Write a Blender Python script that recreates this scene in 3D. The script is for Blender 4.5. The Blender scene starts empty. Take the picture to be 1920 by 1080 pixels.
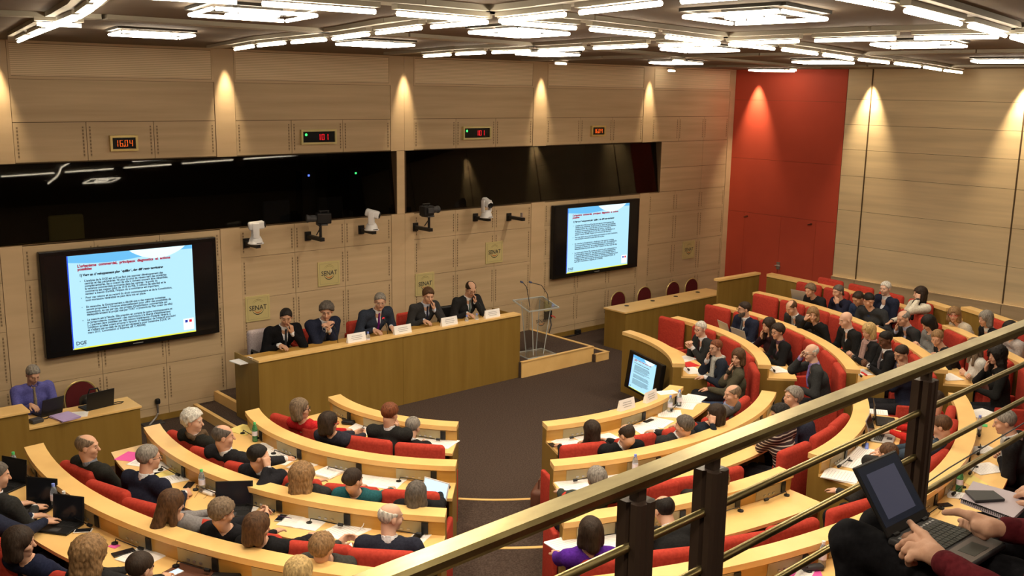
import bpy, math, random
import numpy as np
from mathutils import Matrix, Vector
random.seed(7); np.random.seed(7)
S = bpy.context.scene
COL = S.collection
# ------------------------------------------------------------------ camera
CP = np.array([-9.5548, -13.5678, 4.7617]); YAW, PITCH, ROLL, FPX = 0.7229, 0.1978, 0.0159, 1855.34
def cam_axes():
    y, p, r = YAW, PITCH, ROLL
    f = np.array([math.sin(y)*math.cos(p), math.cos(y)*math.cos(p), -math.sin(p)])
    rt = np.array([math.cos(y), -math.sin(y), 0.]); up = np.cross(rt, f)
    return math.cos(r)*rt+math.sin(r)*up, -math.sin(r)*rt+math.cos(r)*up, f
RT, UP, FW = cam_axes()
cd = bpy.data.cameras.new('camera'); cam = bpy.data.objects.new('camera', cd); COL.objects.link(cam)
cam.matrix_world = Matrix(((RT[0], UP[0], -FW[0], CP[0]), (RT[1], UP[1], -FW[1], CP[1]), (RT[2], UP[2], -FW[2], CP[2]), (0, 0, 0, 1)))
cd.sensor_width = 36; cd.lens = FPX/1920*36; cd.clip_start = .05; cd.clip_end = 100
S.camera = cam
S.view_settings.view_transform = 'Standard'; S.view_settings.look = 'None'
S.view_settings.exposure = 1.0; S.view_settings.gamma = 1; S.view_settings.use_curve_mapping = False
wd = bpy.data.worlds.new('world'); S.world = wd; wd.use_nodes = True
wd.node_tree.nodes['Background'].inputs[0].default_value = (1, .93, .85, 1); wd.node_tree.nodes['Background'].inputs[1].default_value = .05
TUBE_E = 14.0      # fluorescent tubes
LAMP_W = 98.0
SPOT_W = 135.0      # warm wall washers
def ray(u, v): return FW+RT*(u-960)/FPX-UP*(v-540)/FPX
def at(u, v, z):
    d = ray(u, v); t = (z-CP[2])/d[2]; return CP+t*d
def aty(u, v, y):
    d = ray(u, v); t = (y-CP[1])/d[1]; return CP+t*d
def atd(u, v, dist):
    d = ray(u, v); return CP+d/np.linalg.norm(d)*dist
# ------------------------------------------------------------------ materials
def mat(name, col, rough=.6, metal=0, emit=None, es=1, spec=.3, coat=0, trans=0):
    m = bpy.data.materials.new(name); m.use_nodes = True; b = m.node_tree.nodes['Principled BSDF']
    b.inputs['Base Color'].default_value = (*col, 1); b.inputs['Roughness'].default_value = rough; b.inputs['Metallic'].default_value = metal
    b.inputs['Specular IOR Level'].default_value = spec; b.inputs['Coat Weight'].default_value = coat; b.inputs['Transmission Weight'].default_value = trans
    if emit is not None:
        b.inputs['Emission Color'].default_value = (*emit, 1); b.inputs['Emission Strength'].default_value = es
    return m
def tex(m, scale, c1, c2, detail=4, kind='noise', bump=0, lo=.3, hi=.7, rot=(0, 0, 0)):
    nt = m.node_tree; b = nt.nodes['Principled BSDF']; tc = nt.nodes.new('ShaderNodeTexCoord'); mp = nt.nodes.new('ShaderNodeMapping')
    mp.inputs['Scale'].default_value = scale; mp.inputs['Rotation'].default_value = rot
    n = nt.nodes.new('ShaderNodeTexNoise'); n.inputs['Scale'].default_value = 1; n.inputs['Detail'].default_value = detail
    r = nt.nodes.new('ShaderNodeValToRGB'); r.color_ramp.elements[0].position = lo; r.color_ramp.elements[1].position = hi
    r.color_ramp.elements[0].color = (*c1, 1); r.color_ramp.elements[1].color = (*c2, 1)
    L = nt.links.new
    L(tc.outputs['Object'], mp.inputs[0]); L(mp.outputs[0], n.inputs['Vector']); L(n.outputs['Fac'], r.inputs[0]); L(r.outputs[0], b.inputs['Base Color'])
    if bump:
        bp = nt.nodes.new('ShaderNodeBump'); bp.inputs['Strength'].default_value = bump; bp.inputs['Distance'].default_value = .01
        L(n.outputs['Fac'], bp.inputs['Height']); L(bp.outputs[0], b.inputs['Normal'])
    return m
def dots(name, base, hole, sx, sz, axis='X', w=.45):
    m = mat(name, base, .6); nt = m.node_tree; b = nt.nodes['Principled BSDF']; L = nt.links.new
    tc = nt.nodes.new('ShaderNodeTexCoord'); sp = nt.nodes.new('ShaderNodeSeparateXYZ'); L(tc.outputs['Object'], sp.inputs[0])
    def wave(out, s):
        a = nt.nodes.new('ShaderNodeMath'); a.operation = 'MULTIPLY'; a.inputs[1].default_value = s; L(out, a.inputs[0])
        f = nt.nodes.new('ShaderNodeMath'); f.operation = 'FRACT'; L(a.outputs[0], f.inputs[0])
        g = nt.nodes.new('ShaderNodeMath'); g.operation = 'LESS_THAN'; g.inputs[1].default_value = w; L(f.outputs[0], g.inputs[0]); return g.outputs[0]
    o = wave(sp.outputs['Z'], sz)
    if sx:
        o2 = wave(sp.outputs[axis], sx); k = nt.nodes.new('ShaderNodeMath'); k.operation = 'MULTIPLY'; L(o, k.inputs[0]); L(o2, k.inputs[1]); o = k.outputs[0]
    mx = nt.nodes.new('ShaderNodeMix'); mx.data_type = 'RGBA'; mx.inputs[6].default_value = (*base, 1); mx.inputs[7].default_value = (*hole, 1)
    L(o, mx.inputs[0]); L(mx.outputs[2], b.inputs['Base Color']); return m
M = {}
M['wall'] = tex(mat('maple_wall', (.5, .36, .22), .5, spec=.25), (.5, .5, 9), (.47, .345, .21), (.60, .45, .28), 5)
M['pil'] = tex(mat('maple_pilaster', (.5, .36, .22), .5, spec=.25), (.6, .6, 5), (.54, .395, .24), (.63, .465, .29), 4)
M['gap'] = mat('wall_gap', (.10, .06, .03), .8)
M['slot'] = dots('slots', (.44, .32, .19), (.21, .145, .085), 0, 22, w=.55)
M['grille'] = dots('grille_perforated', (.80, .63, .42), (.58, .45, .29), 0, 42, w=.5)
M['red'] = tex(mat('red_wall', (.42, .035, .015), .65, spec=.2), (.8, .8, .8), (.50, .072, .040), (.60, .088, .048), 3)
M['redgap'] = mat('red_gap', (.14, .012, .006), .8)
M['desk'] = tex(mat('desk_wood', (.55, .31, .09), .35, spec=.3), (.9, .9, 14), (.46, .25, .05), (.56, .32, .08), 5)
M['deskv'] = tex(mat('desk_wood_shaded', (.5, .28, .075), .4, spec=.3), (9, 9, .7), (.235, .138, .028), (.285, .175, .040), 4)  # upright wood: weak sideways light put into the colour as a darker tone
M['top'] = tex(mat('desk_wood_lit', (.68, .4, .14), .3, spec=.35), (3, 3, 3), (.84, .53, .20), (.93, .62, .25), 4)  # level wood: strong downlight put into the colour as a brighter tone
M['carpet'] = tex(mat('carpet', (.05, .035, .028), .95, spec=.05), (60, 60, 60), (.048, .033, .026), (.098, .070, .058), 3, bump=.3)
M['seat'] = tex(mat('red_fabric', (.5, .03, .018), .85, spec=.1), (40, 40, 40), (.38, .040, .027), (.50, .058, .038), 3)
M['ceil'] = tex(mat('ceiling', (.2, .16, .13), .8, spec=.1), (1, 1, 1), (.155, .118, .086), (.18, .138, .10), 3)
M['beam'] = mat('beam', (.36, .32, .25), .6); M['refl'] = mat('fixture_body', (.045, .038, .03), .6)
M['tube'] = mat('fluorescent', (.9, .9, .9), .4, emit=(1, .87, .66), es=TUBE_E)
M['black'] = mat('black_plastic', (.012, .012, .013), .4)
M['tvblack'] = mat('tv_black', (.006, .006, .007), .25)
M['darkgrey'] = mat('dark_grey', (.05, .05, .055), .5)
M['white'] = mat('white_plastic', (.75, .74, .76), .35)
M['paper'] = mat('paper', (.92, .90, .90), .8)
M['yellow'] = mat('yellow_card', (.85, .72, .25), .7)
M['pink'] = mat('pink_card', (.85, .12, .45), .7)
M['lilac'] = mat('lilac_folder', (.55, .42, .75), .7)
M['redcard'] = mat('red_card', (.65, .03, .03), .5)
M['brown'] = mat('brown_leather', (.13, .05, .03), .5)
M['ink'] = mat('print', (.52, .51, .53), .8)
M['gold'] = mat('gold_plaque', (.60, .51, .24), .5, metal=.1)
M['goldframe'] = mat('gilt_frame', (.62, .48, .2), .35, metal=.5)
M['plate'] = mat('control_plate', (.40, .34, .20), .4, metal=.3)
M['steel'] = mat('steel', (.5, .5, .52), .3, metal=.9)
M['brass'] = tex(mat('brass', (.45, .36, .16), .36, metal=1), (5, 14, 14), (.24, .19, .080), (.40, .33, .16), 4)
M['post'] = mat('dark_bronze', (.048, .030, .022), .4, spec=.4)
M['chairred'] = mat('burgundy_velvet', (.10, .008, .010), .8)
M['mahog'] = mat('mahogany', (.085, .018, .008), .4)
M['blueprint'] = mat('logo_navy', (.05, .05, .05), .5)
M['orange'] = mat('logo_orange', (.55, .15, .04), .5)
M['glassy'] = mat('bottle_plastic', (.75, .85, .95), .08, trans=.85)
M['greenglass'] = mat('green_bottle', (.12, .45, .2), .08, trans=.6)
M['bluecap'] = mat('blue_cap', (.2, .3, .85), .4)
M['label'] = mat('bottle_label', (.75, .72, .85), .5)
M['greencap'] = mat('green_cap', (.1, .6, .2), .4)
def glass_mat(name, tint, fres=1.45, rough=.02, mixf=None):
    m = bpy.data.materials.new(name); m.use_nodes = True; nt = m.node_tree; nt.nodes.clear(); L = nt.links.new
    o = nt.nodes.new('ShaderNodeOutputMaterial'); mx = nt.nodes.new('ShaderNodeMixShader'); t = nt.nodes.new('ShaderNodeBsdfTransparent'); g = nt.nodes.new('ShaderNodeBsdfGlossy')
    t.inputs[0].default_value = (*tint, 1); g.inputs['Roughness'].default_value = rough; g.inputs[0].default_value = (.9, .9, .9, 1)
    lw = nt.nodes.new('ShaderNodeLayerWeight'); f = nt.nodes.new('ShaderNodeMath'); f.operation = 'POWER'; f.inputs[1].default_value = 3.5
    a = nt.nodes.new('ShaderNodeMath'); a.operation = 'MULTIPLY_ADD'; a.inputs[1].default_value = .8; a.inputs[2].default_value = fres
    L(lw.outputs['Facing'], f.inputs[0]); L(f.outputs[0], a.inputs[0]); L(a.outputs[0], mx.inputs[0]); L(t.outputs[0], mx.inputs[1]); L(g.outputs[0], mx.inputs[2]); L(mx.outputs[0], o.inputs[0]); return m
M['pane'] = glass_mat('dark_window_glass', (.55, .53, .50), .02)
M['perspex'] = glass_mat('perspex', (.93, .95, .96), .05, .05)
M['perspexedge'] = mat('perspex_edge', (.75, .8, .8), .2, trans=.4, emit=None)
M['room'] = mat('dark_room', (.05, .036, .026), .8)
def cm(name, col, rough=.85, **k):
    if name not in M: M[name] = mat(name, col, rough, **k)
    return M[name]
def cloth(rgb):  # fabric colours, by value
    key = 'cloth_%d_%d_%d' % tuple(int(c*1000) for c in rgb)
    if key not in M:
        m = mat(key, rgb, .9, spec=.1); tex(m, (60, 60, 60), tuple(c*.8 for c in rgb), tuple(min(1, c*1.15+.002) for c in rgb), 2); M[key] = m
    return M[key]
# ------------------------------------------------------------------ mesh builder
class MB:
    def __init__(s): s.v = []; s.f = []; s.m = []; s.mi = 0
    def add(s, vs, fs):
        n = len(s.v); s.v += [tuple(map(float, x)) for x in vs]; s.f += [tuple(i+n for i in f) for f in fs]; s.m += [s.mi]*len(fs); return s
    def box(s, x0, x1, y0, y1, z0, z1, T=None):
        c = [(x, y, z) for z in (z0, z1) for y in (y0, y1) for x in (x0, x1)]
        if T is not None: c = [tuple(T @ Vector(p)) for p in c]
        return s.add(c, [(0, 2, 3, 1), (4, 5, 7, 6), (0, 1, 5, 4), (2, 6, 7, 3), (0, 4, 6, 2), (1, 3, 7, 5)])
    def rbox(s, x0, x1, y0, y1, z0, z1, r, T=None, n=3):   # rounded in all directions (superellipsoid-like)
        c = np.array([(x0+x1)/2, (y0+y1)/2, (z0+z1)/2]); h = np.array([x1-x0, y1-y0, z1-z0])/2; r = min(r, *h)
        nu, nv = 4*n, 2*n; vs = []
        def sg(a): return 1 if a > 1e-9 else -1
        lat = [-math.pi/2+math.pi/2*i/n for i in range(n+1)]+[math.pi/2*i/n for i in range(n+1)]
        lon = []
        for q in range(4): lon += [(q, math.pi/2*q+math.pi/2*i/n) for i in range(n+1)]
        sq = [(1, 1), (-1, 1), (-1, -1), (1, -1)]
        for li, la in enumerate(lat):
            zz = (-1 if li <= n else 1)
            for q, lo in lon:
                d = np.array([math.cos(la)*math.cos(lo), math.cos(la)*math.sin(lo), math.sin(la)])
                p = c+np.array([sq[q][0]*(h[0]-r), sq[q][1]*(h[1]-r), zz*(h[2]-r)])+d*r
                if T is not None: p = T @ Vector(p)
                vs.append(tuple(p))
        W = len(lon); H = len(lat); fs = []
        for i in range(H-1):
            for j in range(W): fs.append((i*W+j, i*W+(j+1) % W, (i+1)*W+(j+1) % W, (i+1)*W+j))
        fs.append(tuple(range(W))[::-1]); fs.append(tuple((H-1)*W+j for j in range(W)))
        return s.add(vs, fs)
    def tube(s, pts, r, n=8, caps=True, r2=None):
        P = [Vector(p) for p in pts]; k = len(P); rs = r if isinstance(r, (list, tuple)) else [r+(r2-r)*i/(k-1) for i in range(k)] if r2 is not None else [r]*k
        vs = []; prev = None
        for i, p in enumerate(P):
            d = (P[min(i+1, k-1)]-P[max(i-1, 0)]).normalized()
            a = prev if prev is not None else (Vector((0, 0, 1)) if abs(d.z) < .9 else Vector((1, 0, 0)))
            u = (a-d*a.dot(d)).normalized(); w = d.cross(u); prev = u
            for j in range(n):
                t = 2*math.pi*j/n; vs.append(tuple(p+(u*math.cos(t)+w*math.sin(t))*rs[i]))
        fs = [(i*n+j, i*n+(j+1) % n, (i+1)*n+(j+1) % n, (i+1)*n+j) for i in range(k-1) for j in range(n)]
        if caps: fs += [tuple(range(n))[::-1], tuple((k-1)*n+j for j in range(n))]
        return s.add(vs, fs)
    def lathe(s, prof, c=(0, 0, 0), n=14):
        vs = [(c[0]+r*math.cos(2*math.pi*j/n), c[1]+r*math.sin(2*math.pi*j/n), c[2]+z) for r, z in prof for j in range(n)]; k = len(prof)
        fs = [(i*n+j, i*n+(j+1) % n, (i+1)*n+(j+1) % n, (i+1)*n+j) for i in range(k-1) for j in range(n)]
        fs += [tuple(range(n))[::-1], tuple((k-1)*n+j for j in range(n))]
        return s.add(vs, fs)
    def prism(s, poly, a, b):     # polygon list of (x,y) between z a and b
        n = len(poly); vs = [(x, y, a) for x, y in poly]+[(x, y, b) for x, y in poly]
        return s.add(vs, [tuple(range(n))[::-1], tuple(range(n, 2*n))]+[(i, (i+1) % n, n+(i+1) % n, n+i) for i in range(n)])
    def tf(s, T):
        s.v = [tuple(T @ Vector(p)) for p in s.v]; return s
    def build(s, name, m, parent=None, smooth=False, bevel=0):
        me = bpy.data.meshes.new(name); me.from_pydata(s.v, [], s.f)
        for x in (m if isinstance(m, (list, tuple)) else [m]): me.materials.append(x)
        if isinstance(m, (list, tuple)): me.polygons.foreach_set('material_index', s.m)
        if smooth: me.polygons.foreach_set('use_smooth', [True]*len(me.polygons))
        me.update(); o = bpy.data.objects.new(name, me); COL.objects.link(o)
        if parent is not None: o.parent = parent
        if bevel:
            b = o.modifiers.new('bevel', 'BEVEL'); b.width = bevel; b.segments = 2; b.limit_method = 'ANGLE'
        return o
def tag(o, label=None, cat=None, group=None, kind=None):
    if label: o['label'] = label
    if cat: o['category'] = cat
    if group: o['group'] = group
    if kind: o['kind'] = kind
    return o
def empty(name, loc=(0, 0, 0), rz=0):
    o = bpy.data.objects.new(name, None); COL.objects.link(o); o.location = [float(c) for c in loc]; o.rotation_euler = (0, 0, float(rz)); o.empty_display_size = .1; return o
def struct(o): o['kind'] = 'structure'; return o
def copy_tree(o, parent=None):
    c = o.copy(); COL.objects.link(c)
    if parent is not None: c.parent = parent
    for ch in list(o.children): copy_tree(ch, c)
    return c
def text_mesh(name, body, size, m, parent=None, align='LEFT', bold=0, sx=1, loc=(0, 0, 0), rot=(math.pi/2, 0, 0), ls=1):
    cu = bpy.data.curves.new(name, 'FONT'); cu.body = body; cu.size = size; cu.align_x = align; cu.offset = bold; cu.space_line = ls; cu.resolution_u = 2
    o = bpy.data.objects.new(name, cu); COL.objects.link(o); bpy.context.view_layer.update()
    me = bpy.data.meshes.new_from_object(o.evaluated_get(bpy.context.evaluated_depsgraph_get())); bpy.data.objects.remove(o)
    me.name = name; me.materials.clear(); me.materials.append(m)
    o = bpy.data.objects.new(name, me); COL.objects.link(o); o.location = loc; o.rotation_euler = rot; o.scale = (sx, 1, 1)
    if parent is not None: o.parent = parent
    return o
# ------------------------------------------------------------------ lamps of the room: wall washers
def spot(name, loc, to, w, size, blend=.6, col=(1, .78, .48)):
    l = bpy.data.lights.new(name, 'SPOT'); l.energy = w; l.spot_size = size; l.spot_blend = blend; l.color = col; l.shadow_soft_size = .03
    o = bpy.data.objects.new(name, l); COL.objects.link(o); o.location = loc
    o.rotation_euler = (Vector(to)-Vector(loc)).to_track_quat('-Z', 'Y').to_euler(); return o
CEIL = 5.27; XR = 8.92; XL = -13.0; YB = -17.5
for x in (-6.13, -3.12, -.02, 3.04, 6.04): spot('wall_washer_light', (x, -.13, CEIL-.04), (x, -.035, 4.0), SPOT_W*.8, .64, .9)
for y in (-.62, -3.28, -6.2, -9.2): spot('wall_washer_light', (XR-.17, y, CEIL-.04), (XR-.03, y, 3.2), SPOT_W*2.2, .85, 1.)
# ------------------------------------------------------------------ room shell
def slab(name, m, x0, x1, y0, y1, z0, z1):
    return struct(MB().box(x0, x1, y0, y1, z0, z1).build(name, m))
slab('floor', M['carpet'], XL, XR+.3, YB, .3, -.1, 0)
slab('ceiling', M['ceil'], XL, XR+.3, YB, .3, CEIL, CEIL+.15)
slab('wall_left', M['wall'], XL-.15, XL, YB, .3, 0, CEIL)
slab('wall_front', M['wall'], XL, XR+.3, YB-.15, YB, 0, CEIL)
# back wall: base with two window openings, then veneered panels with shadow gaps
wb = MB(); G = .012
WX = [(-7.6, -.165), (.015, 6.505)]; WZ = (2.70, 3.745)
wb.box(XL, XR+.3, G, .2, 0, WZ[0]); wb.box(XL, XR+.3, G, .2, WZ[1], CEIL)
wb.box(XL, WX[0][0], G, .2, *WZ); wb.box(WX[0][1], WX[1][0], G, .2, *WZ); wb.box(WX[1][1], XR+.3, G, .2, *WZ)
wall_back = struct(wb.build('wall_back', M['gap']))
pan = MB(); pil = MB(); slt = MB()
def P(mb, x0, x1, z0, z1, g=.004, y=0): mb.box(x0+g, x1-g, y-.0, G+.002, z0+g, z1-g)
mods = [(-12.6, -9.26), (-9.03, -6.25), (-5.98, -3.29), (-2.98, -.28), (.18, 2.86), (3.20, 5.89), (6.18, 8.74)]
pils = [(-9.26, -9.03), (-6.25, -5.98), (-3.29, -2.98), (-.28, -.01), (-.01, .18), (2.86, 3.20), (5.89, 6.18), (8.74, XR)]
def zsplit(a, b, cuts):
    z = [a]+[c for c in cuts if a < c < b]+[b]; return list(zip(z[:-1], z[1:]))
H1 = [.20, .83, 1.60, 2.24]
for (a, b) in mods:
    P(pan, a, b, 4.26, 4.80)
    t = (b-a)/3
    for j in range(3):
        P(pan, a+t*j, a+t*(j+1), WZ[1], 4.26)
    win = next((w for w in WX if w[0] < (a+b)/2 < w[1]), None)
    tops = 2.70
    segs_ = [(a, b)]
    if b > 6.505 > a:      # last module: right of the window the panels run up to the seam
        P(pan, 6.505, a+2*t, 2.70, 3.2); P(pan, 6.505, a+2*t, 3.2, WZ[1]); P(pan, a+2*t, b, 2.70, 3.2); P(pan, a+2*t, b, 3.2, WZ[1])
    for j in range(3):
        for z0, z1 in zsplit(0.0, 2.70, H1): P(pan, a+t*j, a+t*(j+1), z0, z1, .003)
    if a < -9:
        for z0, z1 in zsplit(2.70, WZ[1], []): P(pan, a, b, z0, z1)
    # perforated slot strips beside every panel joint
    for xc in (a+.05, a+t-.045, a+t+.045, a+2*t-.045, a+2*t+.045, b-.05):
        for z0, z1 in ((3.80, 4.20), (2.30, 2.62), (1.68, 2.18), (.93, 1.54), (.30, .78)):
            slt.box(xc-.010, xc+.010, -.0015, .004, z0, z1)
P(pan, -9.03, -7.6, 2.70, WZ[1])
for a, b in pils:
    inwin = [w for w in WX if w[0] < (a+b)/2 < w[1]]
    if inwin or (a, b) == (-.01, .18): P(pil, a, b, 0, 2.7, .002, -.008); P(pil, a, b, 3.745, CEIL, .002, -.008)
    elif (a, b) == (-.28, -.01): P(pil, a, b, 0, 2.7, .002, -.008); P(pil, -.165, -.01, 2.7, 3.745, .002, -.008); P(pil, a, b, 3.745, CEIL, .002, -.008)
    else: P(pil, a, b, 0, CEIL, .002, -.008)
struct(pan.build('trim_1', M['wall'])); struct(pil.build('trim_2', M['pil'])); struct(slt.build('trim_3', M['slot']))
names = ['far left', 'leftmost fully visible', 'second', 'third', 'fourth', 'rightmost']
gl = ['half cut off at the left edge', 'above the left orange clock', 'above the left red 101 display', 'above the right red 101 display', 'above the right orange clock', 'next to the red wall']
for i, (a, b) in enumerate(mods[1:]):
    g = empty('ventilation_grille', (a, 0, 4.80)); tag(g, 'long perforated beige ventilation grille under the ceiling, '+gl[i], 'grille', 'grilles along the top of the screen wall')
    q = MB().box(.03, b-a-.03, -.004, .010, .04, CEIL-4.80-.035).build('perforated_panel', M['grille'], g)
    f = MB(); w = b-a; h = CEIL-4.80
    f.box(0, w, -.012, .011, 0, .035); f.box(0, w, -.012, .011, h-.03, h); f.box(0, .03, -.012, .011, .035, h-.03); f.box(w-.03, w, -.012, .011, .035, h-.03)
    f.build('frame', M['pil'], g)
struct(MB().box(XL, XR, -.02, -.0085, 0, .09).build('baseboard_back', M['deskv']))
# windows: pane, frame, dark booth behind
for n, (a, b) in enumerate(WX):
    w = struct(MB().add([(a, .028, WZ[0]), (b, .028, WZ[0]), (b, .034, WZ[0]), (a, .034, WZ[0]), (a, .150, WZ[1]), (b, .150, WZ[1]), (b, .156, WZ[1]), (a, .156, WZ[1])], [(3, 2, 1, 0), (4, 5, 6, 7), (0, 1, 5, 4), (1, 2, 6, 5), (2, 3, 7, 6), (3, 0, 4, 7)]).build('window_%d' % (n+1), M['pane']))
    f = MB(); f.box(a, b, .0, .06, WZ[0]-.012, WZ[0]+.004); f.box(a, b, 0, .19, WZ[1]-.004, WZ[1]+.012); f.box(a-.004, a+.008, 0, .19, *WZ); f.box(b-.008, b+.004, 0, .19, *WZ)
    o = f.build('window_frame', M['gap']); o.parent = w
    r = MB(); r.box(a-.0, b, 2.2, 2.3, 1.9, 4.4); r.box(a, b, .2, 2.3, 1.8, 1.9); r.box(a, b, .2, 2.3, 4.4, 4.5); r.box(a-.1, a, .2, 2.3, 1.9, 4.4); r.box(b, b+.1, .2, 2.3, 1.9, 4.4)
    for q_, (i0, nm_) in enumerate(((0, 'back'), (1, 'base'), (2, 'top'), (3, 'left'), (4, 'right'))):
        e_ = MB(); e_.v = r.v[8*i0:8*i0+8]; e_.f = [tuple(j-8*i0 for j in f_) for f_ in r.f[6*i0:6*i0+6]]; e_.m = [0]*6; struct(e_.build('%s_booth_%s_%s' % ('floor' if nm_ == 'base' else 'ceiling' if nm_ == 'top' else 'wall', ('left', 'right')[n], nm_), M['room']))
# booth furniture seen dimly through the left pane
for i, (x, c) in enumerate(((-6.3, (.35, .33, .12)), (-5.15, (.35, .33, .12)), (-1.9, (.05, .06, .09)), (-.9, (.04, .04, .05)))):
    t = empty('booth_chair', (x, .9, 1.9), 0); tag(t, 'dim %s chair back behind the dark left window, %s' % (('olive', 'olive', 'grey', 'black')[i], ('above the left screen edge', 'above the middle of the left screen', 'near the white camera', 'beside the central pillar')[i]), 'chair')
    MB().rbox(-.24, .24, -.04, .04, .55, 1.05, .04).build('backrest', cm('booth%d' % i, c), t); MB().box(-.03, .03, -.02, .02, 0, .6).build('leg', M['black'], t); MB().rbox(-.24, .24, -.45, 0, .42, .5, .03).build('seat', M['black'], t)
for x, c in ((-1.35, (.1, .2, 1)), (-.45, (.05, .8, .2)), (-6.75, (.05, .8, .2))):
    t = empty('booth_equipment', (x, .8, 2.9)); tag(t, 'rack unit with %s light behind left window, %s' % ('blue' if c[2] > .5 else 'green', 'above the second camera' if x > -1.5 and c[2] > .5 else 'beside the central pillar' if x > -1 else 'at the left edge of the photo'), 'equipment')
    MB().box(-.12, .12, 0, .2, -.999, .5).build('housing', M['black'], t); MB().box(-.015, .015, -.01, 0, .42, .45).build('indicator', mat('led%d' % int(x*10), c, emit=c, es=3), t)
# right wall: red section with double door, beige planks with ledge
rw = MB(); rw.box(XR+G, XR+.3, YB, .3, 0, CEIL); struct(rw.build('wall_right', M['gap']))
rp = MB()
def PR(mb, y0, y1, z0, z1, g=.004, x=XR): mb.box(x, XR+G+.002, y0+g, y1-g, z0+g, z1-g)
for y0, y1 in ((-.40, .0),): pass
rr = MB()
for z0, z1 in zsplit(0, CEIL, [2.16, 3.35, 4.62]):
    if z1 <= 2.2:
        for a, b in ((-2.73, -2.26), (-2.26, -1.40), (-1.40, -.46), (-.46, 0)): PR(rr, a, b, z0, z1, .003)
    else:
        PR(rr, -2.73, 0, z0, z1, .002)
o = struct(rr.build('wall_red', M['red']))
struct(MB().box(XR+.0125, XR+.016, -2.73, 0, 0, CEIL).build('trim_4', M['redgap']))
for i, y in enumerate((-.55, -2.17)):
    d = MB(); d.tube([(XR-.07, y, 2.08), (XR-.03, y, 2.08)], .02, 8); d.tube([(XR-.07, y-.03, 2.08), (XR-.07, y+.06, 2.06)], .014, 8); tag(d.build('door_fitting', M['mahog']), 'small dark knob fitting on the red door wall, %s one' % ('left', 'right')[i], 'fitting')
d = MB(); d.box(XR-.02, XR, -1.46, -1.38, 1.0, 1.16); d.tube([(XR-.05, -1.5, 1.08), (XR-.05, -1.36, 1.08)], .01, 6); struct(d.build('door_1', M['steel']))
ys = [-2.73, -3.27, -6.21, -9.15, -12.1, -15.0]
for a, b in zip(ys[1:], ys[:-1]):
    for z0, z1 in zsplit(1.06, CEIL, [1.75, 2.45, 3.15, 3.68, 4.18, 4.68]):
        PR(rp, a+.008, b-.008, z0, z1, .003)
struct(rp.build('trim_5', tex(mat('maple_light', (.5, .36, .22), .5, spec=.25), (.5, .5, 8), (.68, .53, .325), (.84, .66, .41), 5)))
lp = MB()
for a, b in zip(ys[1:], ys[:-1]): lp.box(XR-.05, XR+.013, a+.006, b-.006, 0, 1.04)
lp.box(XR-.06, XR+.013, ys[-1], -2.74, 1.04, 1.06); struct(lp.build('trim_6', M['wall']))
ml = MB()
for y in ys[1:]: ml.box(XR-.012, XR+.013, y-.012, y+.012, 1.06, CEIL)
struct(ml.build('trim_7', M['gap']))
# ------------------------------------------------------------------ ceiling beams and lights (measured grid, slightly skewed)
GP = []   # (i, j, u, v)
for i, j, u, v in ((0, 0, 10, 69), (0, 1, 112, 32), (0, 1.6, 175, 3), (0, .5, 62, 48), (1, 0, 442, 85), (1, 1, 627, 64), (1, 2, 930, 25), (2, 0, 800, 99), (2, 1, 1002, 88), (2, 2, 1357, 71), (2, 3, 1895, 54),
                   (3, 0, 1058, 113), (3, 1, 1262, 108), (3, 2, 1596, 103), (4, 0, 1262, 128), (4, 1, 1482, 126), (4, 2, 1765, 126), (5, 1, 1615, 140), (5, 2, 1893, 141),
                   (.5, .5, 290, 63), (1.5, .5, 703, 79), (2.5, .5, 1026, 98), (3.5, .5, 1265, 115), (4.5, .5, 1445, 130), (.5, 1.5, 487, 21), (1.5, 1.5, 974, 55), (2.5, 1.5, 1313, 89),
                   (3.5, 1.5, 1545, 114), (4.5, 1.5, 1713, 132), (1.5, 2.5, 1411, 25), (2.5, 2.5, 1725, 80), (3.5, 2.5, 1890, 112)):
    GP.append((i, j, *at(u, v, CEIL-.03)[:2]))
GP.append((0, 2, -7.8, -8.55)); GP = np.array(GP)
GA = np.c_[np.ones(len(GP)), GP[:, 0], GP[:, 1], GP[:, 0]**2, GP[:, 0]*GP[:, 1], GP[:, 1]**2]
wts = 1/(1+.12*np.hypot(GP[:, 2]-CP[0], GP[:, 3]-CP[1])); GC = np.linalg.lstsq(GA*wts[:, None], GP[:, 2:]*wts[:, None], rcond=None)[0]
GRES = GP[:, 2:]-GA @ GC
def gpos(i, j):
    w = np.exp(-((GP[:, 0]-i)**2+(GP[:, 1]-j)**2)/.45**2); return np.array([1, i, j, i*i, i*j, j*j]) @ GC+(w[:, None]*GRES).sum(0)/(w.sum()+.08)
def strip(mb, p, q, w, z0, z1):
    p = np.array(p); q = np.array(q); d = (q-p)/np.linalg.norm(q-p); n = np.array([-d[1], d[0]])*w/2
    mb.prism([tuple(p-n), tuple(q-n), tuple(q+n), tuple(p+n)], z0, z1)
def inside(p): return XL < p[0] < XR-.02 and YB < p[1] < -.02
def beam(name, ptsfn, lab):
    mb = MB(); pts = [ptsfn(t) for t in np.linspace(0, 1, 13)]; pts = [p for p in pts if inside(p)]
    if len(pts) < 2: return
    for p, q in zip(pts[:-1], pts[1:]): strip(mb, p, q, .20, CEIL-.035, CEIL+.005)
    struct(mb.build(name, M['beam']))
nb = 8
for i in range(-1, 6): beam('trim_%d' % nb, lambda t, i=i: gpos(i, -.3+t*4.3), ''); nb += 1
for j in range(1, 4): beam('trim_%d' % nb, lambda t, j=j: gpos(-1+t*7, j), ''); nb += 1
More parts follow.
